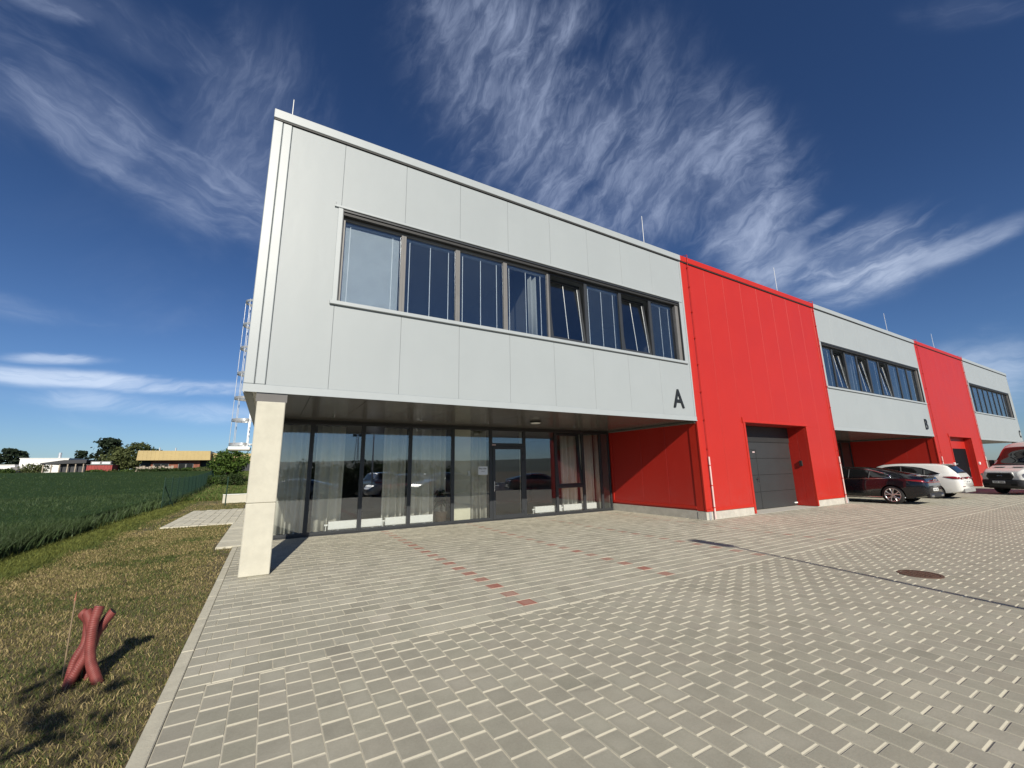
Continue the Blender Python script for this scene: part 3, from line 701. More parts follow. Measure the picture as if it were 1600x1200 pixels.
# ground floor glazing
def glass_front(xs, tilt=None, doori=None, base=.03):
    zt = 2.90; y = D
    for i, (a, b) in enumerate(zip(xs[:-1], xs[1:])):
        w = MB(); t = .052
        w.box(a, a+t, y-.03, y+.05, base, zt, ANTH, .004); w.box(b-t, b, y-.03, y+.05, base, zt, ANTH, .004)
        w.box(a+t, b-t, y-.029, y+.049, zt-t, zt, ANTH, .004)
        if i != doori: w.box(a+t, b-t, y-.029, y+.049, base, base+.07, ANTH, .004)
        else: w.box(a+t, b-t, y-.029, y+.049, 2.34, 2.44, ANTH, .004); w.box(a+t, b-t, y-.0285, y+.0485, base-.02, base, ANTH)
        if i == tilt: w.box(a+t, b-t, y-.028, y+.048, .90, .98, ANTH, .004)
        o = w.build('shop_window' if i != doori else 'entrance_frame', BLD)
        p = MB()
        if i == doori: p.box(a+t, b-t, y, y+.012, 2.44, zt-t, GLASS)
        elif i == tilt: p.box(a+t, b-t, y, y+.012, base+.07, .90, GLASS)
        else: p.box(a+t, b-t, y, y+.012, base+.07, zt-t, GLASS)
        p.build('pane', o)
        if i == tilt:
            q = .075; L = b-a-2*t; Hh = zt-t-.98
            s = MB(); s.box(0, q, 0, .06, 0, Hh, ANTH, .004); s.box(L-q, L, 0, .06, 0, Hh, ANTH, .004); s.box(q, L-q, .001, .059, 0, q, ANTH, .004); s.box(q, L-q, .001, .059, Hh-q, Hh, ANTH, .004)
            s.box(q, L-q, .02, .032, q, Hh-q, GLASS)
            so = s.build('tilted_sash', o, (a+t, y, .98)); so.rotation_euler = (R(-4.5), 0, 0)
    h = MB(); h.box(xs[0], xs[-1], D-.035, D+.2, 2.902, ZS+.002, DARK); h.box(xs[0], xs[-1], D-.05, D+.1, -.02, .028, ANTH); h.build('window_rail', BLD)
GX = [.50, 1.42, 2.72, 4.06, 5.40, 6.72, 8.00, 9.33, 10.56, 11.42, 11.88]
glass_front(GX, tilt=7, doori=5)
glass_front([20.95+i*(32.45-20.95)/9 for i in range(10)])
glass_front([41.2+i*(52.1-41.2)/8 for i in range(9)])
# entrance door leaf
a, b = 6.775, 7.945
d = MB(); q = .095; y = D-.045
d.box(a, a+q, y, y+.06, .035, 2.335, ANTH, .004); d.box(b-q, b, y, y+.06, .035, 2.335, ANTH, .004); d.box(a+q, b-q, y+.001, y+.059, .035, .16, ANTH, .004); d.box(a+q, b-q, y+.001, y+.059, 2.24, 2.335, ANTH, .004)
do = d.build('entrance_door', BLD)
p = MB(); p.box(a+q, b-q, y+.02, y+.032, .16, 2.24, GLASS); p.build('pane', do)
h = MB(); h.box(a+.03, a+.065, y-.02, y-.001, .90, 1.22, CHROME, .004); h.tube([(a+.047, y-.01, 1.09), (a+.047, y-.06, 1.09), (a+.17, y-.065, 1.09)], .011, CHROME, 8); h.build('handle', do)
h = MB()
for z in (.16, 1.85, 2.05): h.box(b-.035, b-.005, y-.03, y-.001, z, z+.10, ANTH, .004)
h.build('hinge', do)
h = MB(); h.box(a-.02, a+.12, D-.034, D-.0305, 2.36, 2.40, mat('red_white_sticker', (.6, .45, .45), .5)); h.build('door_sticker', BLD)
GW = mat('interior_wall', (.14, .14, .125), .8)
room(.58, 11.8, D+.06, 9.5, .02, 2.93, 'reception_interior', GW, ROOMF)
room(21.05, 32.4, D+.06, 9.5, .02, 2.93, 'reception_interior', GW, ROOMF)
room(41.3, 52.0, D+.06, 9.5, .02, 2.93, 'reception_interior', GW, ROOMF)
p = MB(); p.box(5.50, 6.14, D+.30, D+.36, .03, 2.9, PANEL); p.build('cream_partition', BLD)
p = MB(); p.box(6.03, 6.12, D+.26, D+.295, 1.40, 1.56, WHITE, .01); p.build('keypad', BLD)
# ceiling lamp, small spotlights
l = MB(); n = 28
l.tube([(7.2, 1.98, ZS+.003), (7.2, 1.98, ZS-.055)], .165, DARK, 28); lo = l.build('ceiling_lamp', BLD)
l = MB(); l.tube([(7.2, 1.98, ZS-.056), (7.2, 1.98, ZS-.075)], [.155, .13], WHITE, 28); l.build('lamp_diffuser', lo)
for x in (1.8, 4.03, 6.1, 9.4):
    l = MB(); l.tube([(x, 2.9, ZS+.003), (x, 2.9, ZS-.035)], .028, CHROME, 12); l.build('spotlight', BLD)
# letters
def letter(ch, x, z, h, w):
    cu = bpy.data.curves.new('letter_'+ch, 'FONT'); cu.body = ch; cu.size = 1; cu.extrude = .012; cu.offset = .012
    o = bpy.data.objects.new('tmp', cu); COL.objects.link(o); bpy.context.view_layer.update()
    me = bpy.data.meshes.new_from_object(o.evaluated_get(bpy.context.evaluated_depsgraph_get())); bpy.data.objects.remove(o)
    co = np.empty(len(me.vertices)*3); me.vertices.foreach_get('co', co); co = co.reshape(-1, 3)
    mn, mx = co.min(0), co.max(0); c = (co-mn)/(mx-mn+1e-9)
    new = np.stack([x+c[:, 0]*w, -.030+c[:, 2]*.028, z+c[:, 1]*h], 1)
    new = np.stack([x+c[:, 0]*w, -.002-c[:, 2]*.028, z+c[:, 1]*h], 1)
    me.vertices.foreach_set('co', new.ravel()); me.materials.clear(); me.materials.append(BLACKT); me.update()
    o = bpy.data.objects.new('letter', me); COL.objects.link(o); o.parent = BLD; o['label'] = 'dark capital letter %s on the grey cladding' % ch
letter('A', 10.88, 3.33, .57, .49); letter('B', 31.50, 3.33, .57, .40); letter('C', 51.75, 3.33, .57, .42)
# lightning rods
for x, zt in ((.28, 9.5), (10.95, 10.12), (19.3, 10.23), (31.05, 10.2), (38.7, 10.1)):
    l = MB(); l.tube([(x, .6, 8.41), (x, .6, zt)], [.011, .008], WHITE, 8); l.tube([(x, .6, 8.40), (x, .6, 8.50)], [.11, .09], CONC, 12); l.build('lightning_rod', BLD)
# caged roof ladder on the left side wall
lad = MB(); ya, yb = 8.1, 8.62; xl = -.20
for yy in (ya, yb): lad.box(xl-.022, xl+.022, yy-.028, yy+.028, 2.45, 9.1, STEEL)
lo = lad.build('roof_ladder', BLD)
z = 2.6; l = MB()
while z < 8.6: l.tube([(xl, ya, z), (xl, yb, z)], .014, STEEL, 6); z += .28
l.build('rung', lo)
for z in (2.55, 3.35, 4.1, 4.95, 5.85, 6.7, 7.55):
    l = MB(); cy = (ya+yb)/2; pts = [(xl+.0, ya, z)]+[(xl-.05-.46*math.sin(a), cy-.36*math.cos(a), z) for a in np.linspace(0, math.pi, 14)]+[(xl+.0, yb, z)]
    for dz in (-.03, 0, .03): l.tube([(p[0], p[1], p[2]+dz) for p in pts], .016, STEEL, 6)
    l.tube([(xl, ya, z), (0, ya, z)], .016, STEEL, 6); l.tube([(xl, yb, z), (0, yb, z)], .016, STEEL, 6)
    l.build('cage_hoop', lo)
l = MB()
for a in (math.pi*.25, math.pi*.5, math.pi*.75): l.tube([(xl-.05-.46*math.sin(a), (ya+yb)/2-.36*math.cos(a), 2.5), (xl-.05-.46*math.sin(a), (ya+yb)/2-.36*math.cos(a), 7.6)], .010, STEEL, 6)
l.build('cage_bar', lo)
l = MB(); l.box(-.70, -.10, ya-.15, yb+.15, 2.36, 2.46, WHITE, .01); l.build('bottom_guard', lo)

# ---------------------------------------------------------------- things inside the glass front
CURT2 = mat('grey_curtain', (.36, .37, .36), .9, var=.06)
def curtain(x0, x1, y, label, dens=9.0, z0=.06, z1=2.86, m=None):
    n = int((x1-x0)*90); mb = MB(); vs = []; ph = random.random()*6
    for i in range(n+1):
        x = x0+(x1-x0)*i/n; yy = y+.055*math.sin(x*dens*2*math.pi*.55+ph+.8*math.sin(x*5))+.012*math.sin(x*41+ph)
        xx = x+.02*math.sin(x*17+ph)
        for zz in (z0, z1): vs.append((xx, yy+(.02*math.sin(x*9) if zz == z0 else 0), zz))
    mb.add(vs, [(2*i, 2*i+2, 2*i+3, 2*i+1) for i in range(n)], m or CURT, True)
    o = mb.build('curtain'); tag(o, label, 'curtain', 'curtains behind the windows')
    so = o.modifiers.new('t', 'SOLIDIFY'); so.thickness = .004
YC = D+.42
curtain(.62, 1.44, YC, 'cream curtain in the narrow pane right behind the concrete column')
curtain(1.58, 2.30, YC, 'cream curtain on the left part of the second pane from the column')
curtain(3.36, 4.06, YC, 'cream curtain on the right part of the third pane, above the second white radiator')
curtain(4.12, 5.36, YC, 'wide cream curtain filling the pane behind the potted plant')
curtain(6.20, 6.72, YC, 'cream curtain between the cream partition and the entrance door', 11)
curtain(9.85, 10.62, YC, 'cream curtain behind the tilted open window pane')
curtain(10.74, 11.36, YC, 'cream curtain in the pane between the tilted window and the last strip', 12)
curtain(11.46, 11.78, YC, 'narrow cream curtain at the very right end beside the red wall', 12)
curtain(8.06, 8.16, YC, 'thin gathered cream curtain just right of the entrance door', 20)
curtain(6.02, 6.24, .33, 'pale curtain gathered at the right of the fourth upper window', 16, 4.3, 6.72, CURT2)
def radiator(x0, x1, label):
    L = x1-x0; o = empty('radiator', (x0, D+.16, .02), label, 'radiator', 'low white radiators behind the glass')
    b = MB(); b.box(0, L, 0, .13, .08, .29, WHITE, .01)
    for i in range(int(L/.06)): b.box(.02+i*.06, .05+i*.06, -.004, .0005, .10, .27, WHITE)
    b.build('radiator_body', o)
    for x in (.25, L-.25): f = MB(); f.box(x-.03, x+.03, .03, .1, 0, .08, WHITE, .004); f.build('foot', o)
    f = MB(); f.tube([(-.01, .06, .2), (-.09, .06, .2)], .025, WHITE, 10); f.tube([(-.05, .06, .2), (-.05, .06, 0)], .012, WHITE, 8); f.build('valve', o)
radiator(1.98, 3.38, 'long low white radiator at the left, behind the second and third panes')
radiator(3.46, 4.86, 'low white radiator that ends beside the potted plant')
radiator(8.50, 9.62, 'low white radiator just right of the entrance door')
radiator(9.72, 11.25, 'low white radiator under the tilted open window')
pp = empty('potted_plant', (5.14, D+.28, .02), 'wilting dark green houseplant in a brown pot behind the glass', 'plant')
m = MB(); m.tube([(0, 0, 0), (0, 0, .30), (0, 0, .34)], [.13, .19, .20], POT, 20); m.build('pot', pp)
m = MB(); m.tube([(0, 0, .33), (.01, 0, .6), (-.03, .01, .85)], [.012, .01, .006], POT, 6)
m.build('stem', pp)
m = MB()
for i in range(70):
    a = random.random()*6.28; zc = .55+random.random()*.40; l = .12+.12*random.random(); wd = .035+.02*random.random(); dn = -.05-.12*random.random()
    c, s_ = math.cos(a), math.sin(a); p0 = np.array([0, 0, zc]); p1 = np.array([c*l*.5, s_*l*.5, zc+.05]); p2 = np.array([c*l, s_*l, zc+dn]); sd = np.array([-s_, c, 0])*wd
    m.add([p0, p1+sd, p2, p1-sd], [(0, 1, 2), (0, 2, 3)], PLEAF)
m.build('leaves', pp)
sg = MB(); sg.box(6.27, 6.60, D-.006, D-.002, 1.43, 1.69, PAPER)
for (x, w, z, h) in ((6.30, .022, 1.605, .040), (6.325, .018, 1.605, .026), (6.347, .02, 1.605, .028), (6.371, .014, 1.605, .026), (6.389, .022, 1.596, .034), (6.437, .02, 1.605, .026), (6.461, .02, 1.605, .026), (6.485, .022, 1.605, .028), (6.511, .016, 1.605, .026), (6.531, .03, 1.605, .026)):
    sg.box(x, x+w*.35, D-.0075, D-.0065, z, z+h, BLACKT); sg.box(x+w*.35, x+w, D-.0075, D-.0065, z+h*.55, z+h*.85, BLACKT); sg.box(x+w*.7, x+w, D-.0075, D-.0065, z, z+h*.5, BLACKT)
for i in range(11): sg.box(6.375+i*.012, 6.383+i*.012, D-.0075, D-.0065, 1.532, 1.540+.004*(i % 3), BLACKT)
tag(sg.build('notice_sheet'), 'small white notice with two dark lines taped to the glass left of the entrance door', 'notice')
# ---------------------------------------------------------------- cars
def pchip(xs, ys):
    xs = np.asarray(xs, float); ys = np.asarray(ys, float); h = np.diff(xs); dl = np.diff(ys)/h; m = np.zeros(len(xs))
    for i in range(1, len(xs)-1):
        if dl[i-1]*dl[i] > 0: w1 = 2*h[i]+h[i-1]; w2 = h[i]+2*h[i-1]; m[i] = (w1+w2)/(w1/dl[i-1]+w2/dl[i])
    m[0] = dl[0]; m[-1] = dl[-1]
    def f(x):
        x = np.clip(np.asarray(x, float), xs[0], xs[-1]); i = np.clip(np.searchsorted(xs, x)-1, 0, len(xs)-2); t = (x-xs[i])/h[i]
        return (2*t**3-3*t*t+1)*ys[i]+(t**3-2*t*t+t)*h[i]*m[i]+(-2*t**3+3*t*t)*ys[i+1]+(t**3-t*t)*h[i]*m[i+1]
    return f
def paint(name, col, flake=.0, dirt=.10):
    m, t, b = newmat(name); b.inputs['Base Color'].default_value = (*col, 1); b.inputs['Roughness'].default_value = .28; b.inputs['Coat Weight'].default_value = 1.0; b.inputs['Coat Roughness'].default_value = .02; b.inputs['Specular IOR Level'].default_value = .25; b.inputs['Metallic'].default_value = flake
    co = t.nodes.new('ShaderNodeTexCoord').outputs['Object']; n = noise(t, co, 2.5, 6, .7).step(.35, .8)
    t.links.new(mixc(t, n*dirt, col, (.20, .18, .15)), b.inputs['Base Color']); t.links.new((n*.12+.24).v, b.inputs['Roughness']); return m
BLACKP = paint('black_car_paint', (.004, .005, .008), 0, .012); WHITEP = paint('white_car_paint', (.74, .74, .71)); SILVERP = paint('silver_car_paint', (.42, .43, .44), .5); GREYP = paint('grey_car_paint', (.12, .125, .13), .4)
CGLASS = mat('car_glass', (.008, .009, .010), .04, var=0, spec=.8); RUBBER = mat('tyre_rubber', (.018, .018, .018), .8, bump=.3, bscale=120); PLASTIC = mat('black_plastic', (.02, .02, .022), .55)
WELL = mat('wheel_well', (.006, .006, .006), .9); ALLOY = mat('alloy_rim', (.55, .54, .53), .3, metal=.85); RIMD = mat('dark_rim', (.03, .03, .032), .4, metal=.5)
TAIL = mat('tail_light_red', (.22, .008, .010), .12, coat=1); LAMPC = mat('clear_lamp', (.62, .65, .68), .1, metal=.4, coat=1); PLATE = mat('number_plate', (.72, .73, .72), .5)
class Car:
    def __init__(s, tb):
        s.L = tb['L']; g = lambda k: pchip([p[0] for p in tb[k]], [p[1] for p in tb[k]])
        s.zb, s.zt, s.zs, s.wb, s.wr = g('bot'), g('top'), g('belt'), g('w'), g('wr')   # underside, roof line, belt, half width, half width at roof
    def section(s, x, n=34):
        zb, zt, zs, wb, wr = (float(f(x)) for f in (s.zb, s.zt, s.zs, s.wb, s.wr)); zs = min(zs, zt-.012)
        P = [(0, zb), (wb*.80, zb), (wb*.93, zb+.04)]
        for t in np.linspace(.06, 1, 9): z = zb+.04+(zs-zb-.04)*t; P.append((wb*(1-.055*(2*abs(t-.55))**2.2-.012*math.sin(t*9)*0), z))
        hgt = zt-zs; y0 = P[-1][0]
        k = min(1, hgt/.30)
        yr = wr*k+(y0*.94)*(1-k)
        for t in np.linspace(.06, 1, 14):
            # tumblehome that rounds into the roof
            a = t*math.pi/2; e = .30
            side = max(0, min(1, t/.62)); 
            if t < .62: P.append((y0-.03*min(1, side*6)*k-(y0-.03*k-yr)*side**1.1, zs+hgt*.86*side))
            else: q = (t-.62)/.38; P.append((yr*math.cos(q*math.pi/2)**.75, zs+hgt*(.86+.14*math.sin(q*math.pi/2)**.8)))
        P[-1] = (0, zt); return np.array(P)
    def body(s, paintm, name, parent, wheels, rw, low=None):
        xs = np.concatenate([np.linspace(0, .35, 12)[:-1], np.linspace(.35, s.L-.5, 44), np.linspace(s.L-.5, s.L, 14)[1:]])
        S = [s.section(x) for x in xs]; n = len(S[0]); vs = []; 
        for x, P in zip(xs, S):
            ring = [(x, y, z) for y, z in P]+[(x, -y, z) for y, z in P[-2:0:-1]]; vs += ring
        N = 2*n-2; fs = [(i*N+k, (i+1)*N+k, (i+1)*N+(k+1) % N, i*N+(k+1) % N) for i in range(len(xs)-1) for k in range(N)]
        fs += [tuple(range(N)), tuple(range((len(xs)-1)*N, len(xs)*N))[::-1]]
        mb = MB(); mb.mi(paintm); mb.mi(WELL); mb.mi(PLASTIC); mb.add(vs, fs, paintm, True); tmp = mb.build('tmp_body', fix=True)
        cut = MB(); cut.mi(paintm); cut.mi(WELL); R_ = rw*1.13
        for wx in wheels:
            for sd in (1, -1): cut.tube([(wx, sd*.58, rw), (wx, sd*1.4, rw)], R_, WELL, 30)
        co = cut.build('tmp_cut', fix=True)
        bm = tmp.modifiers.new('b', 'BOOLEAN'); bm.operation = 'DIFFERENCE'; bm.object = co; bm.solver = 'EXACT'
        bpy.context.view_layer.update(); me = bpy.data.meshes.new_from_object(tmp.evaluated_get(bpy.context.evaluated_depsgraph_get())); me.name = name
        bpy.data.objects.remove(tmp); bpy.data.objects.remove(co)
        for p in me.polygons:
            c = p.center
            if min(math.hypot(c[0]-wx, c[2]-rw) for wx in wheels) < R_+.004 and abs(abs(p.normal[1])) < .35 and abs(c[1]) < 1.2 and (abs(math.hypot(c[0]-min(wheels, key=lambda w: abs(c[0]-w)), c[2]-rw)-R_) < .02): p.material_index = 1
            elif abs(abs(c[1])-.58) < .004 and abs(p.normal[1]) > .9: p.material_index = 1
            elif c[2] < (low or -1): p.material_index = 2
        if hasattr(me, 'set_sharp_from_angle'): me.set_sharp_from_angle(angle=R(38))
        o = bpy.data.objects.new(name, me); COL.objects.link(o); o.parent = parent; return o
    def yat(s, x, z):
        P = s.section(x); P = P[2:]; i = np.argsort(P[:, 1]); return float(np.interp(z, P[i, 1], P[i, 0]))
    def ztop(s, x, y):
        P = s.section(x)[11:]; i = np.argsort(P[:, 0]); return float(np.interp(abs(y), P[i, 0], P[i, 1]))
    def side(s, x0, x1, zlo, zhi, m, name, parent, off=.006, n=26, rows=6, sides=(1, -1)):
        out = []
        for sd in sides:
            mb = MB(); vs = []; xs = np.linspace(x0, x1, n)
            for x in xs:
                a, b = float(zlo(x)), float(zhi(x))
                for z in np.linspace(a, max(b, a+.001), rows): vs.append((x, sd*(s.yat(x, z)+off), z))
            mb.add(vs, [(i*rows+k, (i+1)*rows+k, (i+1)*rows+k+1, i*rows+k+1) for i in range(n-1) for k in range(rows-1)], m, True)
            o = mb.build(name, parent); so = o.modifiers.new('t', 'SOLIDIFY'); so.thickness = .012; so.offset = -1 if sd < 0 else 1; so.offset = 0; out.append(o)
        return out
    def toppatch(s, x0, x1, wf, m, name, parent, off=.005, n=16, rows=14):
        mb = MB(); vs = []
        for x in np.linspace(x0, x1, n):
            w = float(wf(x))
            for y in np.linspace(-w, w, rows): vs.append((x, y, s.ztop(x, y)+off))
        mb.add(vs, [(i*rows+k, (i+1)*rows+k, (i+1)*rows+k+1, i*rows+k+1) for i in range(n-1) for k in range(rows-1)], m, True)
        o = mb.build(name, parent); so = o.modifiers.new('t', 'SOLIDIFY'); so.thickness = .01; so.offset = 0; return o
def wheel(parent, x, y, rw, w, sd, spokes=5, alloy=True):
    t = MB(); n = 40; prof = [(-w/2, rw*.70), (-w/2+.01, rw*.93), (-w/2+.035, rw), (w/2-.035, rw), (w/2-.01, rw*.93), (w/2, rw*.70)]
    vs = [(r*math.cos(a), yy, r*math.sin(a)) for a in np.linspace(0, 2*math.pi, n, endpoint=False) for yy, r in prof]; k = len(prof)
    t.add(vs, [(i*k+j, ((i+1) % n)*k+j, ((i+1) % n)*k+j+1, i*k+j+1) for i in range(n) for j in range(k-1)], RUBBER, True)
    o = t.build('wheel', parent, (x, y, rw), fix=True)
    r = MB(); yo = sd*w/2
    r.tube([(0, yo*.2, 0), (0, yo*.55, 0)], rw*.70, RIMD, 36)
    for a0, a1 in ((.66, .735),):
        vs = []
        for a in np.linspace(0, 2*math.pi, 40, endpoint=False):
            for rr, yy in ((rw*.65, yo*.80), (rw*.68, yo*1.02), (rw*.735, yo*1.0)): vs.append((rr*math.cos(a), yy, rr*math.sin(a)))
        r.add(vs, [(i*3+j, ((i+1) % 40)*3+j, ((i+1) % 40)*3+j+1, i*3+j+1) for i in range(40) for j in range(2)], ALLOY, True)
    for i in range(spokes):
        for da in (-.13, .13):
            a = 2*math.pi*i/spokes+.3; b = a+da*2.1; a = a+da*.5
            p0 = (rw*.10*math.cos(a), yo*.86, rw*.10*math.sin(a)); p1 = (rw*.42*math.cos((a+b)/2), yo*.93, rw*.42*math.sin((a+b)/2)); p2 = (rw*.69*math.cos(b), yo*.98, rw*.69*math.sin(b))
            r.tube([p0, p1, p2], [.022, .02, .026], ALLOY if alloy else RIMD, 6)
    r.tube([(0, yo*.7, 0), (0, yo*.97, 0)], rw*.17, ALLOY if alloy else RIMD, 16)
    r.build('rim', o)
def plate(parent, x, y, z, face=-1, w=.52):
    p = MB(); p.box(x+face*.012, x, y-w/2, y+w/2, z, z+.11, PLATE, .003)
    # illegible dark characters
    for i in range(7):
        if i == 3: continue
        yy = y-w/2+.06+i*.06; p.box(x+face*.0135, x+face*.0115, yy, yy+.012, z+.022, z+.088, BLACKT); p.box(x+face*.0135, x+face*.0115, yy+.012, yy+.036, z+(.022 if i % 2 else .05), z+(.036 if i % 2 else .064), BLACKT); p.box(x+face*.0135, x+face*.0115, yy+.024, yy+.036, z+.022, z+.088, BLACKT)
    p.build('number_plate', parent)
c_ = lambda *p: pchip([q[0] for q in p], [q[1] for q in p])
# --- fastback saloon, local x from rear bumper (0) to nose (L)
FB = Car(dict(L=4.86,
    bot=[(0, .36), (.12, .30), (.6, .21), (3.9, .19), (4.6, .22), (4.86, .34)],
    top=[(0, .70), (.03, .84), (.10, 1.005), (.18, 1.045), (.45, 1.085), (.95, 1.19), (1.5, 1.335), (2.1, 1.425), (2.6, 1.435), (3.0, 1.39), (3.35, 1.22), (3.62, 1.035), (3.9, .965), (4.4, .87), (4.7, .74), (4.86, .58)],
    belt=[(0, .66), (.03, .78), (.12, .93), (.4, .97), (1.2, .965), (2.6, .93), (3.6, .915), (4.0, .89), (4.5, .80), (4.86, .52)],
    w=[(0, .70), (.06, .80), (.2, .87), (.6, .925), (1.0, .935), (2.4, .93), (3.9, .925), (4.4, .88), (4.7, .76), (4.86, .52)],
    wr=[(0, .5), (.4, .52), (1.0, .55), (2.2, .60), (3.0, .58), (3.6, .62), (4.86, .5)]))
def fastback(loc, rz, paintm, label, group=None, detail=True):
    t = empty('parked_car', loc, label, 'car', group, rz)
    FB.body(paintm, 'body', t, (1.02, 3.86), .345, .24)
    FB.side(1.06, 3.36, c_((1.06, 1.045), (1.25, .985), (2.0, .965), (3.36, .945)), c_((1.06, 1.055), (1.35, 1.19), (1.9, 1.325), (2.4, 1.355), (2.8, 1.31), (3.36, .955)), CGLASS, 'side_window', t)
    FB.side(1.02, 3.40, c_((1.02, 1.052), (1.35, 1.19), (1.9, 1.328), (2.4, 1.357), (2.8, 1.312), (3.40, .955)), c_((1.02, 1.075), (1.35, 1.215), (1.9, 1.347), (2.4, 1.374), (2.8, 1.33), (3.40, .975)), CHROME, 'window_trim', t, .008, rows=2)
    FB.side(1.0, 3.4, c_((1.0, 1.02), (1.25, .963), (3.4, .925)), c_((1.0, 1.04), (1.25, .981), (3.4, .943)), CHROME, 'window_trim', t, .009, rows=2)
    for xx in (1.72, 2.42): FB.side(xx-.03, xx+.03, lambda x: .965, (lambda x: 1.26) if xx < 2 else (lambda x: 1.34), PLASTIC, 'window_pillar', t, .011, 3)
    FB.toppatch(.52, 1.75, c_((.52, .60), (1.0, .58), (1.75, .50)), CGLASS, 'rear_window', t)
    FB.toppatch(2.82, 3.60, c_((2.82, .54), (3.6, .70)), CGLASS, 'windscreen', t)
    for wx in (1.02, 3.86):
        for sd in (1, -1): wheel(t, wx, sd*.80, .345, .24, sd)
    FB.side(.03, .58, c_((.03, .83), (.25, .85), (.58, .91)), c_((.03, .90), (.25, .925), (.58, .93)), TAIL, 'tail_light', t, .010, 12, 3)
    b = MB(); b.box(-.012, .06, -.62, .62, .80, .84, TAIL, .006); b.build('light_strip', t)
    b = MB(); b.box(-.03, .08, -.70, .70, .27, .43, PLASTIC, .02)
    for sd in (1, -1): b.box(-.045, .0, sd*.50-.11, sd*.50+.11, .29, .37, CHROME, .012)
    b.build('rear_diffuser', t)
    b = MB(); b.box(.005, .16, -.66, .66, 1.035, 1.058, paintm, .006); b.build('spoiler', t)
    b = MB(); b.tube([(-.004, 0, .90), (.03, 0, .90)], .045, CHROME, 16); b.build('badge', t)
    plate(t, .0, 0, .50)
    for sd in (1, -1):
        b = MB(); b.box(3.06, 3.24, sd*.94, sd*1.06, .97, 1.09, paintm, .03); b.build('wing_mirror', t)
    FB.side(.65, 4.2, lambda x: .235, lambda x: .262, CHROME, 'sill_trim', t, .004, 10, 2)
    return t
# --- estate car
ES = Car(dict(L=4.58,
    bot=[(0, .36), (.12, .29), (.6, .21), (3.7, .19), (4.35, .22), (4.58, .34)],
    top=[(0, .72), (.03, .86), (.10, 1.03), (.28, 1.28), (.42, 1.425), (.60, 1.475), (1.2, 1.515), (2.0, 1.53), (2.6, 1.49), (2.95, 1.37), (3.3, 1.15), (3.52, 1.03), (3.9, .96), (4.3, .85), (4.58, .60)],
    belt=[(0, .68), (.03, .80), (.12, .94), (.4, .985), (1.2, .97), (2.4, .93), (3.3, .91), (3.9, .88), (4.3, .79), (4.58, .54)],
    w=[(0, .66), (.06, .77), (.2, .85), (.6, .895), (1.0, .90), (2.4, .90), (3.7, .89), (4.2, .84), (4.45, .72), (4.58, .50)],
    wr=[(0, .5), (.4, .62), (1.0, .65), (2.2, .66), (3.0, .62), (3.6, .62), (4.58, .5)]))
def estate(loc, rz, paintm, label, group=None):
    t = empty('parked_car', loc, label, 'car', group, rz)
    ES.body(paintm, 'body', t, (.92, 3.62), .325, .25)
    ES.side(.62, 3.10, c_((.62, 1.07), (.9, 1.01), (1.6, .985), (3.10, .945)), c_((.62, 1.075), (.9, 1.20), (1.3, 1.34), (2.0, 1.415), (2.5, 1.37), (3.10, .96)), CGLASS, 'side_window', t)
    ES.side(.60, 3.12, c_((.60, 1.05), (.9, .988), (1.6, .965), (3.12, .925)), c_((.60, 1.066), (.9, 1.003), (1.6, .979), (3.12, .94)), CHROME, 'window_trim', t, .008, rows=2)
    for xx in (1.15, 1.95): ES.side(xx-.035, xx+.035, lambda x: .985, (lambda x: 1.245) if xx < 1.5 else (lambda x: 1.395), PLASTIC, 'window_pillar', t, .010, 3)
    ES.toppatch(.125, .385, c_((.125, .60), (.385, .56)), CGLASS, 'rear_window', t)
    ES.toppatch(2.66, 3.46, c_((2.66, .56), (3.46, .68)), CGLASS, 'windscreen', t)
    ES.side(.02, .52, c_((.02, .83), (.2, .84), (.52, .93)), c_((.02, .915), (.25, .955), (.52, .945)), TAIL, 'tail_light', t, .010, 12, 3)
    for wx in (.92, 3.62):
        for sd in (1, -1): wheel(t, wx, sd*.77, .325, .22, sd, 5)
    for sd in (1, -1):
        b = MB(); b.box(-.005, .04, sd*.56-.16, sd*.56+.16, .83, .90, TAIL, .01); b.build('tail_light', t)
        b = MB(); b.box(-.02, .04, sd*.60-.10, sd*.60+.10, .52, .545, TAIL, .006); b.build('reflector', t)
    b = MB(); b.box(-.03, .10, -.68, .68, .28, .44, mat('grey_plastic', (.30, .30, .29), .5), .02); b.build('rear_bumper', t)
    b = MB(); b.box(.30, .56, -.56, .56, 1.452, 1.478, paintm, .01); b.build('spoiler', t)
    plate(t, .0, 0, .66, -1)
    for sd in (1, -1):
        b = MB(); b.box(2.82, 3.0, sd*.90, sd*1.03, .98, 1.11, paintm, .03); b.build('wing_mirror', t)
    return t
RZ = R(90)
fastback((22.60, -2.25, 0), RZ, BLACKP, 'black fastback saloon parked tail out under section B, nearest the red wall')
estate((26.75, -2.22, 0), RZ, WHITEP, 'white estate car parked tail out beyond the black saloon')
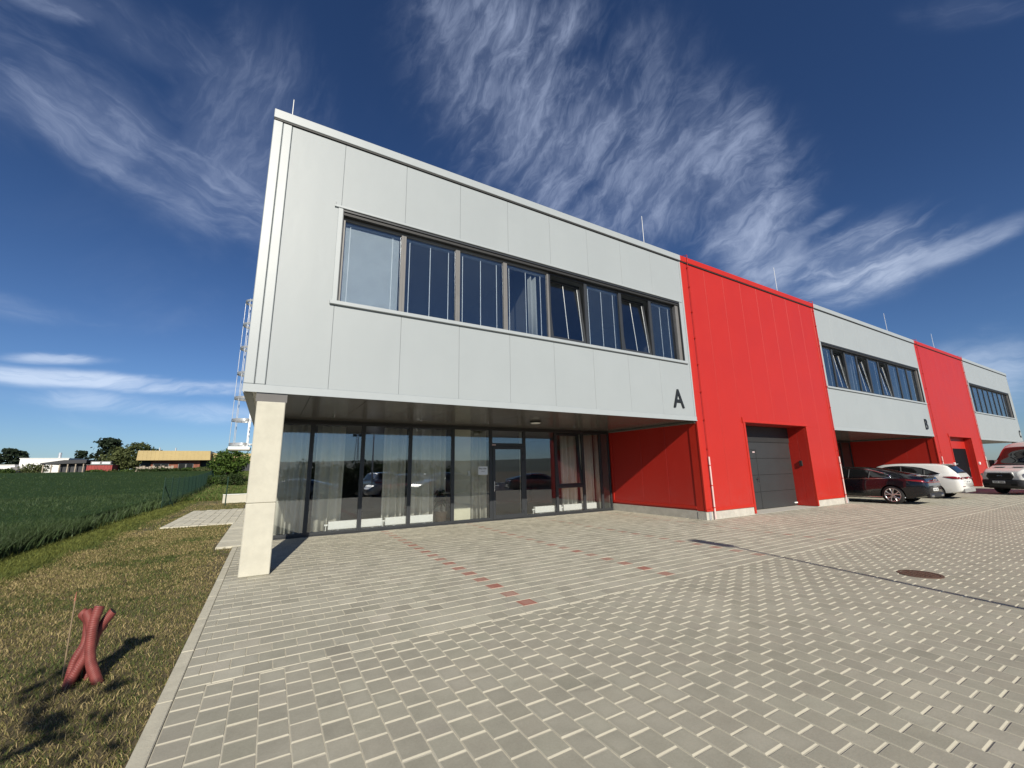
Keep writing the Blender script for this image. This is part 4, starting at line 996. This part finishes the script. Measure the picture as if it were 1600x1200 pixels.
# --- panel van
VN = Car(dict(L=5.53,
    bot=[(0, .40), (.2, .30), (4.6, .28), (5.3, .27), (5.53, .36)],
    top=[(0, 2.42), (.2, 2.52), (3.2, 2.53), (3.75, 2.46), (4.1, 2.25), (4.5, 1.74), (4.80, 1.36), (4.90, 1.28), (5.2, 1.20), (5.40, 1.10), (5.50, .98), (5.53, .86)],
    belt=[(0, 1.2), (3.6, 1.22), (4.5, 1.22), (4.9, 1.16), (5.3, 1.02), (5.5, .86), (5.53, .80)],
    w=[(0, .95), (.2, 1.0), (4.3, 1.01), (4.9, .99), (5.2, .95), (5.40, .87), (5.49, .80), (5.53, .74)],
    wr=[(0, .86), (3.8, .86), (4.5, .80), (4.9, .82), (5.53, .62)]))
def van(loc, rz, label):
    t = empty('parked_van', loc, label, 'van', None, rz)
    VN.body(WHITEP, 'body', t, (1.05, 4.55), .345, .30)
    VN.toppatch(4.13, 4.80, c_((4.13, .74), (4.80, .84)), CGLASS, 'windscreen', t)
    VN.side(3.3, 4.55, c_((3.3, 1.28), (4.55, 1.28)), c_((3.3, 1.95), (3.8, 1.95), (4.25, 1.80), (4.55, 1.32)), CGLASS, 'side_window', t)
    for wx in (1.05, 4.55):
        for sd in (1, -1): wheel(t, wx, sd*.86, .345, .23, sd, 8, False)
    # grille, bumper, lamps
    g = MB(); pts = [(-.47, .70), (-.56, .84), (-.47, 1.0), (.47, 1.0), (.56, .84), (.47, .70)]
    g.prism(pts, 5.46, 5.555, PLASTIC, 'x'); go = g.build('grille', t)
    g = MB(); pts = [(-.51, .675), (-.61, .84), (-.51, 1.03), (.51, 1.03), (.61, .84), (.51, .675)]; g.prism(pts, 5.44, 5.542, CHROME if False else WHITEP, 'x'); g.build('grille_frame', t)
    g = MB()
    for z in (.79, .83, .87, .91, .95): g.box(5.552, 5.562, -.44, .44, z-.008, z+.008, WELL)
    g.build('grille_bar', go)
    g = MB(); vs = [(5.556, .11*math.cos(a), .875+.045*math.sin(a)) for a in np.linspace(0, 2*math.pi, 24, endpoint=False)]; vs += [(5.568, y*.9, .875+(z-.875)*.9) for x, y, z in vs]
    g.add(vs, [tuple(range(24, 48))]+[(i, (i+1) % 24, (i+1) % 24+24, i+24) for i in range(24)], CHROME); g.build('badge', go)
    VN.side(4.98, 5.44, c_((4.98, .98), (5.2, .86), (5.44, .80)), c_((4.98, 1.10), (5.2, 1.045), (5.44, .93)), LAMPC, 'headlight', t, .012, 12, 4)
    for sd in (1, -1):
        g = MB(); g.tube([(5.30, sd*.885, .93), (5.40, sd*.86, .92)], .06, CHROME, 14); g.build('headlight_lens', t)
    g = MB(); P = [(5.0, 1.015), (5.25, 1.0), (5.44, .93), (5.53, .80), (5.58, .55)]
    ys = np.linspace(-1, 1, 25); vs = []
    for y in ys:
        q = abs(y); x = 5.60-.06*q*q-.52*max(0, q-.72)**1.3*3.2; yy = y*1.005
        vs += [(x, yy, .30), (x+.03, yy, .42), (x+.035, yy, .62), (x-.02, yy, .70)]
    g.add(vs, [(i*4+k, (i+1)*4+k, (i+1)*4+k+1, i*4+k+1) for i in range(24) for k in range(3)], PLASTIC, True)
    bo = g.build('front_bumper', t); so = bo.modifiers.new('t', 'SOLIDIFY'); so.thickness = .05
    g = MB()
    for sd in (1, -1): g.box(5.585, 5.625, sd*.58-.14, sd*.58+.14, .42, .52, WELL, .01)
    g.build('fog_lamp_recess', t)
    for y in (-.38, .38):
        g = MB(); g.box(4.93, 5.02, y-.2, y+.2, 1.262, 1.285, PLASTIC, .004); g.build('hood_vent', t).rotation_euler = (0, 0, 0)
    plate(t, 5.638, 0.0, .53, 1)
    for sd in (1, -1):
        g = MB(); g.box(4.35, 4.48, sd*1.06, sd*1.26, 1.28, 1.62, PLASTIC, .04); g.tube([(4.42, sd*.98, 1.30), (4.42, sd*1.1, 1.33)], .03, PLASTIC, 8); g.build('wing_mirror', t)
    return t
VA = R(150)   # heading
vx, vy = 30.75, -2.40
van((vx-5.55*math.cos(VA), vy-5.55*math.sin(VA), 0), VA, 'white high roof van with a black grille at the right edge, nosing towards the hall')

# ---------------------------------------------------------------- pipes, stick, manhole, street lamp
bun = empty('pipe_bundle', (-.65, -3.16, 0), 'bundle of upright dull red corrugated cable conduits sticking out of the grass', 'conduit')
bun.scale = (.70, .9, 1)
def conduit(pts, r=.044):
    P = np.array(pts, float); t = np.linspace(0, 1, len(P)); tt = np.linspace(0, 1, 260)
    Q = np.stack([pchip(t, P[:, k])(tt) for k in range(3)], 1); rr = [r*(1+(.022 if (i//3) % 2 else -.018)) for i in range(260)]
    m = MB(); m.tube(Q, rr, PIPE, 16); e = Q[-1]; d = Q[-1]-Q[-3]; d /= np.linalg.norm(d)
    m.tube([e-d*.002, e+d*.002], r*.84, WELL, 14); m.build('conduit', bun)  # dark disc on the closed end stands for the shaded hollow
conduit([(.165, -.10, -.05), (.115, -.09, .03), (.05, -.07, .14), (.02, -.05, .26), (.01, -.03, .40), (.03, .0, .53)], .047)
conduit([(-.125, -.06, -.05), (-.07, -.05, .06), (-.015, -.03, .17), (.0, -.01, .29), (-.03, .02, .40), (-.09, .05, .49)], .046)
conduit([(.01, .06, -.05), (.0, .06, .12), (.02, .06, .27), (.06, .07, .36), (.14, .08, .46)], .042)
conduit([(-.10, .08, -.05), (-.09, .08, .14), (-.03, .09, .26), (.04, .09, .33), (.08, .09, .37)], .042)
conduit([(-.14, .02, -.05), (-.12, .03, .12), (-.06, .06, .26), (-.08, .10, .40), (-.16, .14, .47)], .042)
m = MB(); m.tube([(-.815, -3.02, -.05), (-.825, -3.0, .28), (-.835, -2.975, .56)], [.006, .0055, .005], STICK, 8); so = m.build('wooden_stick')
m = MB(); m.tube([(-.834, -2.978, .52), (-.836, -2.973, .56), (-.838, -2.968, .63)], [.005, .0065, .002], mat('orange_ribbon', (.34, .13, .08), .7), 7); m.build('ribbon', so)
tag(so, 'thin weathered stick with a faded orange tip leaning beside the red conduits', 'stick')
m = MB(); cx, cy, rr = 8.80, -5.58, .205; vs = []
m.tube([(cx, cy, -.02), (cx, cy, .005)], rr, IRON, 40)
for i in range(-5, 6):
    h = math.sqrt(max(0, (rr-.04)**2-(i*.045)**2))
    for j in range(int(2*h/.06)): m.box(cx-h+.01+j*.06, cx-h+.045+j*.06, cy+i*.045-.014, cy+i*.045+.014, .005, .010, IRON, .002)
vs = [(cx+r_*math.cos(a), cy+r_*math.sin(a), z) for a in np.linspace(0, 2*math.pi, 40, endpoint=False) for r_, z in ((rr+.008, .007), (rr+.045, .007), (rr+.05, -.01))]
m.add(vs, [(i*3+j, ((i+1) % 40)*3+j, ((i+1) % 40)*3+j+1, i*3+j+1) for i in range(40) for j in range(2)], IRON)
tag(m.build('manhole_cover', fix=True), 'round rusty iron manhole cover set in the paving', 'manhole')
lp = empty('street_lamp', (6.46, -12.78, -.06), 'slim grey lamp post whose shadow crosses the paving', 'lamp')
m = MB(); m.tube([(0, 0, 0), (0, 0, 6.0)], [.06, .032], STEEL, 12); m.build('pole', lp)
m = MB(); m.box(-.15, .15, -.05, .88, 5.99, 6.07, ANTH, .03); m.build('lamp_head', lp)

# ---------------------------------------------------------------- trees and bushes
LEAFM = attrmat('leaves', .6, trans=.3); BARK = mat('bark', (.09, .065, .045), .9, var=.25, scale=6, bump=.6, bscale=20)
def crown(name, parent, lobes, n, leaf, cols, flat=.6, shell=.55, droop=0.0):
    L = np.array([l[:3] for l in lobes]); Rr = np.array([l[3:6] for l in lobes]); wgt = Rr.prod(1)**.66; wgt /= wgt.sum()
    k = rng.choice(len(L), n, p=wgt); d = rng.normal(size=(n, 3)); d /= np.linalg.norm(d, axis=1)[:, None]
    rad = (shell+(1-shell)*rng.random(n))**.8*(.75+.5*rng.random(n))
    P = L[k]+d*Rr[k]*rad[:, None]
    clump = fbm(P[:, 0]*1.3/leaf*.12+P[:, 2]*.9, P[:, 1]*1.1+P[:, 2]*1.3, 3); keep = clump > .37; P = P[keep]; d = d[keep]; k = k[keep]; n = len(P)
    nrm = d*.6+rng.normal(size=(n, 3))*.6; nrm[:, 2] += .3; nrm /= np.linalg.norm(nrm, axis=1)[:, None]
    a = np.cross(nrm, rng.normal(size=(n, 3))); a /= np.linalg.norm(a, axis=1)[:, None]; b = np.cross(nrm, a)
    s = leaf*(.6+.8*rng.random(n))[:, None]; b = b*flat
    V = np.stack([P-a*s, P-b*s+nrm*s*.15, P+a*s, P+b*s+nrm*s*.15], 1); V[:, 2, 2] -= droop
    c = np.array(cols[0])+(np.array(cols[1])-np.array(cols[0]))*(rng.random(n)*.6+.4*rng.random(len(L))[k])[:, None]
    base = (np.arange(n)*4)[:, None]
    return fastmesh(name, V.reshape(-1, 3), [base+np.array([0, 1, 2, 3])], [LEAFM], np.repeat(c[:, None], 4, 1).reshape(-1, 3), parent=parent)
def tree(name, loc, h, w, label, cat, kind='round', n=2500, leaf=.25, cols=((.03, .055, .015), (.09, .13, .035)), group=None, trunk=.3):
    t = empty(name, loc, label, cat, group); m = MB()
    if kind == 'bush':
        lob = [(random.uniform(-.35, .35)*w, random.uniform(-.25, .25)*w, h*random.uniform(.3, .62), w*random.uniform(.2, .34), w*random.uniform(.2, .3), h*random.uniform(.25, .4)) for _ in range(8)]
        for i in range(6): a = random.random()*6.28; m.tube([(0, 0, 0), (.12*w*math.cos(a), .12*w*math.sin(a), h*.3), (.3*w*math.cos(a), .3*w*math.sin(a), h*.7)], [.04, .03, .015], BARK, 6)
        m.build('stem', t); crown('foliage', t, lob, n, leaf, cols); return t
    tr = h*trunk
    top = h*.93 if kind == 'pine' else h*.7
    m.tube([(0, 0, -.1), (.02*h, 0, tr), (0, .01*h, (tr+top)/2), (.01*h, 0, top)], [.028*h, .02*h, .014*h, .004*h], BARK, 10)
    lob = []
    if kind == 'pine':
        for i in range(15):
            f = i/14; z = tr+(h-tr)*f*.97; a = i*2.4+random.uniform(-.4, .4); rr = w*.5*(1-.82*f)*random.uniform(.5, 1.0); p = (rr*math.cos(a)*.75, rr*math.sin(a)*.75, z+.03*h)
            m.tube([(0, 0, z-.04*h), (p[0]*.6, p[1]*.6, z), p], [.008*h, .005*h, .003*h], BARK, 6)
            lob.append((*p, w*random.uniform(.17, .26), w*random.uniform(.17, .26), h*random.uniform(.05, .085)))
        lob.append((0, 0, h*.93, w*.12, w*.12, h*.08))
    else:
        for i in range(12):
            a = i*2.4; f = i/11; z = tr+(h-tr)*(.15+.7*f); rr = w*.5*math.sin(math.pi*(.25+.6*f))*random.uniform(.45, .75); p = (rr*math.cos(a), rr*math.sin(a), z)
            m.tube([(0, 0, tr*.8+(z-tr)*.3), (p[0]*.5, p[1]*.5, (tr+z)/2+.05*h), p], [.011*h, .007*h, .003*h], BARK, 6)
            s = random.uniform(.19, .29); lob.append((*p, w*s, w*s, h*s*.62))
    m.build('trunk', t); crown('crown', t, lob, n, leaf, cols); return t
def at(px, dist_y): # point on ground seen at pixel column px, at world y
    d = CF+(px-800)/_f*CR-(738-600)/_f*CU; k = (dist_y-CAMC[1])/d[1]; x = CAMC[0]+d[0]*k; return x, dist_y, float(hterr(x, dist_y))
PINE = ((.012, .022, .012), (.035, .055, .026)); OLIVE = ((.05, .065, .02), (.13, .15, .055)); DGREEN = ((.018, .035, .010), (.05, .08, .02)); MID = ((.035, .065, .015), (.085, .135, .03))
tree('pine_tree', at(163, 118), 7.6, 7.5, 'broad dark pine tree standing behind the red shed', 'tree', 'pine', 3600, .30, PINE)
tree('pine_tree', at(122, 150), 6.2, 5.0, 'small dark pine top showing above the roof of the white hall', 'tree', 'pine', 1500, .32, PINE)
tree('pine_tree', at(8, 150), 6.6, 8.5, 'dark spreading pine at the far left edge behind the white hall', 'tree', 'pine', 2000, .34, PINE)
tree('pine_tree', at(26, 155), 6.2, 6.5, 'dark pine just right of the leftmost tree behind the white hall', 'tree', 'pine', 1700, .34, PINE)
tree('broadleaf_tree', at(206, 112), 6.7, 9.5, 'olive green spring tree between the pine and the yellow roofed house', 'tree', 'round', 4200, .26, OLIVE, trunk=.15)
tree('broadleaf_tree', at(188, 108), 4.2, 6.0, 'low olive green tree in front of the broad pine', 'tree', 'round', 2200, .24, OLIVE, trunk=.12)
tree('broadleaf_tree', at(355, 52), 4.1, 4.0, 'bright green leafy tree at the end of the wire fence, left of the concrete column', 'tree', 'round', 5200, .13, ((.045, .085, .015), (.12, .19, .035)), trunk=.22)
for px, yy, h, w, lb in ((232, 92, 2.4, 4.6, 'round dark shrub beside the plank fence below the yellow roof'), (266, 91, 2.2, 3.6, 'dark green shrub in front of the brown house wall'), (288, 93, 1.9, 4.2, 'low shrub at the right part of the brown house wall'), (306, 92, 2.3, 4.6, 'broad shrub under the right end of the yellow roof'), (326, 90, 2.4, 4.4, 'shrub between the yellow roofed house and the bright green tree'), (50, 112, 2.7, 5.4, 'large grey green bush in front of the white hall'), (158, 98, 1.7, 3.2, 'small bush in front of the red shed'), (190, 100, 1.8, 5.2, 'scrubby hedge bush right of the red shed'), (208, 98, 1.7, 4.2, 'scrubby bush left of the yellow roofed house'), (4, 108, 1.6, 3.8, 'low bush at the far left edge of the field'), (340, 46, 1.3, 2.6, 'pale bushy plant at the foot of the bright green tree'), (372, 44, 1.5, 2.6, 'dark bush right of the bright green tree, near the column')):
    tree('bush', at(px, yy), h*(.52 if yy > 85 and px > 100 else 1), w, lb, 'bush', 'bush', 1400, .16 if yy > 60 else .09, DGREEN if 'dark' in lb else (MID if 'green' not in lb or 'pale' in lb else OLIVE), 'bushes at the far edge of the field')

# ---------------------------------------------------------------- far buildings
YEL = mat('yellow_sheet_roof', (.43, .325, .14), .55, var=.08, scale=.6); BRWN = mat('red_brown_boards', (.23, .08, .048), .8, var=.25, scale=1.2); WHT = mat('white_render', (.74, .74, .72), .7, var=.04); DKROOF = mat('dark_roof_felt', (.035, .037, .042), .7); REDSH = mat('red_shed_paint', (.30, .045, .04), .7, var=.2, scale=1.5); WOODP = mat('grey_planks', (.33, .28, .22), .8, var=.25, scale=2)
def P3(px, py, Y):
    d = CF+(px-800)/_f*CR-(py-600)/_f*CU; k = (Y-CAMC[1])/d[1]; return CAMC+d*k
G = 1.85
yh = empty('house', (-13, 95, G), 'low house with a deep yellow metal roof band and red brown walls', 'house')
a, b, c = P3(217, 703, 95)[0], P3(331, 703, 95)[0], P3(420, 712, 95)[0]
def rel(e, mb, name): return mb.build(name, e, tuple(-v for v in e.location))
m = MB(); m.prism([(a, 4.35), (b, 4.35), (b-.1, 6.15), (a+.1, 6.15)], 94.3, 104, YEL); m.box(b+.02, c, 96.5, 104, 4.2, 5.75, YEL)
for i in range(int((b-a)/.6)): m.box(a+.2+i*.6, a+.23+i*.6, 94.27, 94.3, 4.4, 6.1, YEL)
rel(yh, m, 'roof')
m = MB(); m.box(a+.3, c-.2, 97, 103.5, G-.6, 4.4, DKROOF); rel(yh, m, 'porch_wall')
wa, wb = P3(236, 730, 96)[0], P3(312, 730, 96)[0]
m = MB(); m.box(wa, wb, 95.6, 97, G-.6, 4.34, BRWN)
for i in range(int((wb-wa)/.5)): m.box(wa+.02+i*.5, wa+.06+i*.5, 95.57, 95.6, G-.5, 4.3, BRWN)
rel(yh, m, 'wall')
for px in (245, 257, 284, 296):
    x = P3(px, 730, 95.6)[0]; m = MB(); m.box(x-.6, x+.6, 95.5, 95.58, 2.6, 3.75, FRAMEG); wo = rel(yh, m, 'window'); m = MB(); m.box(x-.5, x+.5, 95.46, 95.5, 2.7, 3.65, CGLASS); p = m.build('pane', wo)
for px in (250, 275):
    x = P3(px, 700, 98)[0]; m = MB(); m.tube([(x, 98, 6.1), (x, 98, 6.9)], .12, STEEL, 8); rel(yh, m, 'vent_pipe')
fp = empty('plank_fence', (P3(240, 735, 93)[0], 93, G-.3), 'short grey plank fence in front of the yellow roofed house', 'fence')
m = MB()
for i in range(12): m.box(-2.6+i*.46, -2.6+i*.46+.4, -.03, .03, 0, 1.55+.1*(i % 3), WOODP)
m.build('planks', fp)
wh = empty('white_hall', (-44, 120, G), 'long low white flat roofed hall at the far left of the field', 'building')
a, b = P3(31, 720, 120)[0], P3(107, 720, 120)[0]
m = MB(); m.box(a, b, 120, 134, G-.6, 5.45, WHT); m.box(a-12, a-.01, 118.5, 132, G-.6, 4.1, WHT); rel(wh, m, 'wall')
m = MB(); m.box(a-.1, b+.1, 119.9, 134.1, 5.45, 5.6, WHT); m.box(a-12.1, a-.02, 118.4, 132.1, 4.1, 4.22, WHT); rel(wh, m, 'roof')
for px in (38, 8, 22, 60):
    x = P3(px, 735, 120)[0]; yy = 119.9 if px > 30 else 118.4; m = MB(); m.box(x-.7, x+.7, yy-.02, yy+.1, 2.2, 3.3, CGLASS); rel(wh, m, 'window')
x = P3(27, 729, 119)[0]; m = MB(); m.box(x-.6, x+.5, 118.0, 118.49, 2.9, 3.7, FRAMEG, .05); rel(wh, m, 'air_conditioner')
x = P3(87, 715, 122)[0]; m = MB(); m.tube([(x, 124, 5.5), (x, 124, 6.9)], .28, STEEL, 12); rel(wh, m, 'chimney')
sh = empty('open_shed', (P3(110, 735, 112)[0], 112, G), 'open sided shed with a flat dark roof between the white hall and the red shed', 'shed')
a, b = P3(70, 725, 112)[0], P3(140, 725, 112)[0]
m = MB(); m.prism([(a, 4.05), (b, 4.25), (b, 4.9), ((a+b)/2, 4.9), (a, 4.3)], 110, 119, DKROOF); rel(sh, m, 'roof')
m = MB(); m.box(a+2, b-.1, 117, 118.5, G-.6, 4.1, DKROOF); m.box(b-4, b-.2, 111, 117, G-.6, 4.2, DKROOF); rel(sh, m, 'wall')
for i in range(6): m = MB(); xx = a+.4+i*(b-a-.8)/5; m.box(xx-.08, xx+.08, 110.2, 110.36, G-.5, 4.15, WOODP); rel(sh, m, 'post')
rs = empty('red_shed', (P3(155, 735, 102)[0], 102, G), 'weathered red boarded shed at the field edge, left of the olive tree', 'shed')
a, b = P3(136, 725, 102)[0], P3(176, 725, 102)[0]
m = MB()
for i in range(16): xx = a+(b-a)*i/16; m.box(xx+.01, xx+(b-a)/16-.01, 102+(i % 2)*.03, 106, G-.6, 3.7+.0*i, REDSH)
rel(rs, m, 'wall')
m = MB(); m.box(a-.1, b+.1, 101.9, 106.1, 3.701, 3.78, FRAMEG); rel(rs, m, 'roof')
for px in (150, 166):
    x = P3(px, 722, 103)[0]; m = MB(); m.box(x-.75, x+.75, 103, 104, 3.79, 4.45, FRAMEG, .03); m.box(x-.6, x+.6, 102.97, 103, 3.9, 4.3, STEEL); rel(rs, m, 'roof_unit')
# wire fence along the field
FG = mat('green_fence_wire', (.011, .038, .022), .5)
wf = empty('wire_fence', (-4, 18, 0), 'dark green wire mesh fence with thin posts running beside the wheat field', 'fence')
ys = [18.0+2.6*i for i in range(16)]; fx = lambda y: -3.80-.042*(y-18)
for i, y in enumerate(ys):
    z = float(hterr(fx(y), y)); m = MB(); m.tube([(fx(y), y, z-.1), (fx(y)-.0, y, z+1.52)], .024, FG, 8)
    if i == 0: m.tube([(fx(y), y, z+1.15), (fx(y)+.30, y+1.1, z)], .02, FG, 8)
    m.build('post', wf, tuple(-v for v in wf.location))
m = MB()
for k in range(15):
    y0, y1 = ys[k], ys[k+1]; z0, z1 = float(hterr(fx(y0), y0)), float(hterr(fx(y1), y1)); r_ = .0028*(1+k*.18)
    for j in range(15): t0 = .05+j*.1; m.tube([(fx(y0), y0, z0+t0), (fx(y1), y1, z1+t0)], r_, FG, 3, False)
    nn = 26 if k < 6 else 16
    for j in range(nn): f = (j+.5)/nn; yy = y0+(y1-y0)*f; zz = z0+(z1-z0)*f; m.tube([(fx(yy), yy, zz+.05), (fx(yy), yy, zz+1.45)], r_, FG, 3, False)
m.build('mesh', wf, tuple(-v for v in wf.location))
gp = MB(); gx, gy = -1.30, 18.4
gp.tube([(gx, gy, 0), (gx, gy, 1.42)], .028, FG, 10); gp.box(gx-.05, gx+.05, gy-.05, gy+.05, 1.42, 1.45, FG, .01); tag(gp.build('fence_post'), 'single dark green metal post beside the low white wall', 'post')
lw = MB(); lw.box(-1.62, .34, 20.9, 21.15, -.1, .42, CONC, .012); lw.box(-1.63, .34, 20.88, 21.17, .421, .455, WHITE, .006); tag(lw.build('low_wall'), 'low whitish concrete wall left of the column', 'wall')
bc = MB(); bc.box(-.62, -.05, 31.0, 31.6, .05, 1.85, mat('blue_plastic', (.03, .12, .33), .5), .03); bc.box(-.66, -.01, 30.96, 31.64, 1.851, 1.93, mat('blue_plastic', (.03, .12, .33), .5), .02); tag(bc.build('portable_cabin'), 'narrow blue cabin just left of the concrete column', 'cabin')

# ---------------------------------------------------------------- opposite side of the yard, seen mirrored in the glass
def mirrored(px, dist):
    d = CF+(px-800)/_f*CR-(738-600)/_f*CU; d = d[:2]/np.linalg.norm(d[:2]); x = CAMC[0]+d[0]*dist; y = 2*D-(CAMC[1]+d[1]*dist); return x, y, float(hterr(x, y))+.03
fb2 = fastback(mirrored(528, 30), R(200), GREYP, 'grey fastback saloon parked across the yard')
def place(src, px, dist, rz, label): o = copy_tree(src); o.location = mirrored(px, dist); o.rotation_euler = (0, 0, rz); o['label'] = label; o['group'] = 'cars parked across the yard'; return o
fb2['group'] = 'cars parked across the yard'
es2 = estate(mirrored(672, 31), R(172), SILVERP, 'silver estate car parked across the yard', 'cars parked across the yard')
place(es2, 608, 29, R(265), 'silver estate car parked across the yard, tail to the hall'); place(fb2, 740, 30.5, R(165), 'grey fastback parked across the yard near the bales'); place(es2, 706, 37, R(200), 'silver estate car farthest across the yard')
place(fb2, 792, 34, R(15), 'grey fastback parked in front of the white bales')
BALE = mat('white_bale_wrap', (.62, .64, .62), .4, var=.06)
for i in range(9):
    x, y, z = mirrored(775+i*9.5, 40); m = MB(); m.tube([(0, 0, 0), (0, 0, .08), (0, 0, 1.15), (0, 0, 1.25)], [.5, .56, .56, .48], BALE, 18); o = m.build('wrapped_bale', None, (x, y, z)); tag(o, 'white wrapped bale standing in the row across the yard', 'bale', 'row of white bales')
for i in range(16):
    px = 470+i*17; x, y, z = mirrored(px, 46+4*(i % 3)); hh = 3.6 if px < 640 else max(1.4, 3.2-(px-640)*.012)
    if i % 3 == 0: tree('bush', (x, y, z), hh+.4, 4.6, 'dark shrub in the hedge across the yard', 'bush', 'bush', 2600, .16, DGREEN, 'hedge across the yard')
    else:
        src = [o for o in COL.objects if o.get('group') == 'hedge across the yard'][-1]; o = copy_tree(src); o.location = (x, y, z-.3*(i % 2)); o.rotation_euler = (0, 0, i*1.3); o['label'] = 'dark shrub in the hedge across the yard'
x, y, z = mirrored(556, 75); fm = empty('floodlight_mast', (x, y, z), 'tall lattice floodlight mast behind the hedge', 'mast'); m = MB()
for sx, sy in ((-.45, -.45), (.45, -.45), (0, .5)): m.tube([(sx, sy, 0), (sx*.3, sy*.3, 9.5)], .05, STEEL, 6)
for i in range(9): f = i/9; g = 1-.7*f; m.tube([(-.45*g, -.45*g, f*9.5), (.45*g*.95, -.45*g, (f+.1)*9.5)], .03, STEEL, 5)
m.build('pole', fm); m = MB()
for dx in (-.5, .5): m.box(dx-.3, dx+.3, -.1, .1, 8.4, 8.8, DARK, .02)
m.build('floodlight', fm)
# hills to the south
m = MB(); a = np.linspace(R(95), R(265), 120); vs = []
for t in a:
    e = 30+24*fbm(np.array([t*4.0]), np.array([.5]))[0]+22*fbm(np.array([t*1.3+5]), np.array([2.5]))[0]
    for r_, z in ((1250, -10), (1700, e*.6), (2300, e*1.05), (3000, e*.8)): vs.append((r_*math.sin(t), r_*math.cos(t), z))
m.add(vs, [(i*4+k, i*4+k+1, (i+1)*4+k+1, (i+1)*4+k) for i in range(len(a)-1) for k in range(3)], mat('hill_woods', (.055, .075, .06), .95, var=.3, scale=.006), True)
tag(m.build('hills', fix=True), kind='structure')
# tree outside the frame that throws the shade at the lower left
tree('young_tree', (-2.35, -9.35, 0), 3.5, 1.8, 'young tree behind the camera that shades the lower left of the lawn', 'tree', 'round', 1500, .075, MID, trunk=.45)

# coarse grass beyond the lawn, between the fence and the building, up to the houses
def far_grass():
    N = 90000; y = 24+74*rng.random(N)**1.4; x = edgex(y)+rng.random(N)*(9+.06*y); d = np.hypot(x-CAMC[0], y-CAMC[1])
    ok = ~((x > -.3) & (y < 23)); x, y, d = x[ok], y[ok], d[ok]; n = len(x); c = np.array((.10, .155, .035))*(.6+.7*rng.random(n))[:, None]; c[rng.random(n) < .25] = (.22, .20, .08)
    blades(np.stack([x, y, hterr(x, y)], 1), rng.uniform(.10, .35, n), .01*np.clip(d/8, 1, 8), rng.uniform(.2, 1., n), c, 'grass', GRASSM)
    o = COL.objects['grass.001'] if 'grass.001' in COL.objects else None
    if o: tag(o, 'taller green grass between the wire fence and the building', 'grass', kind='stuff')
far_grass()
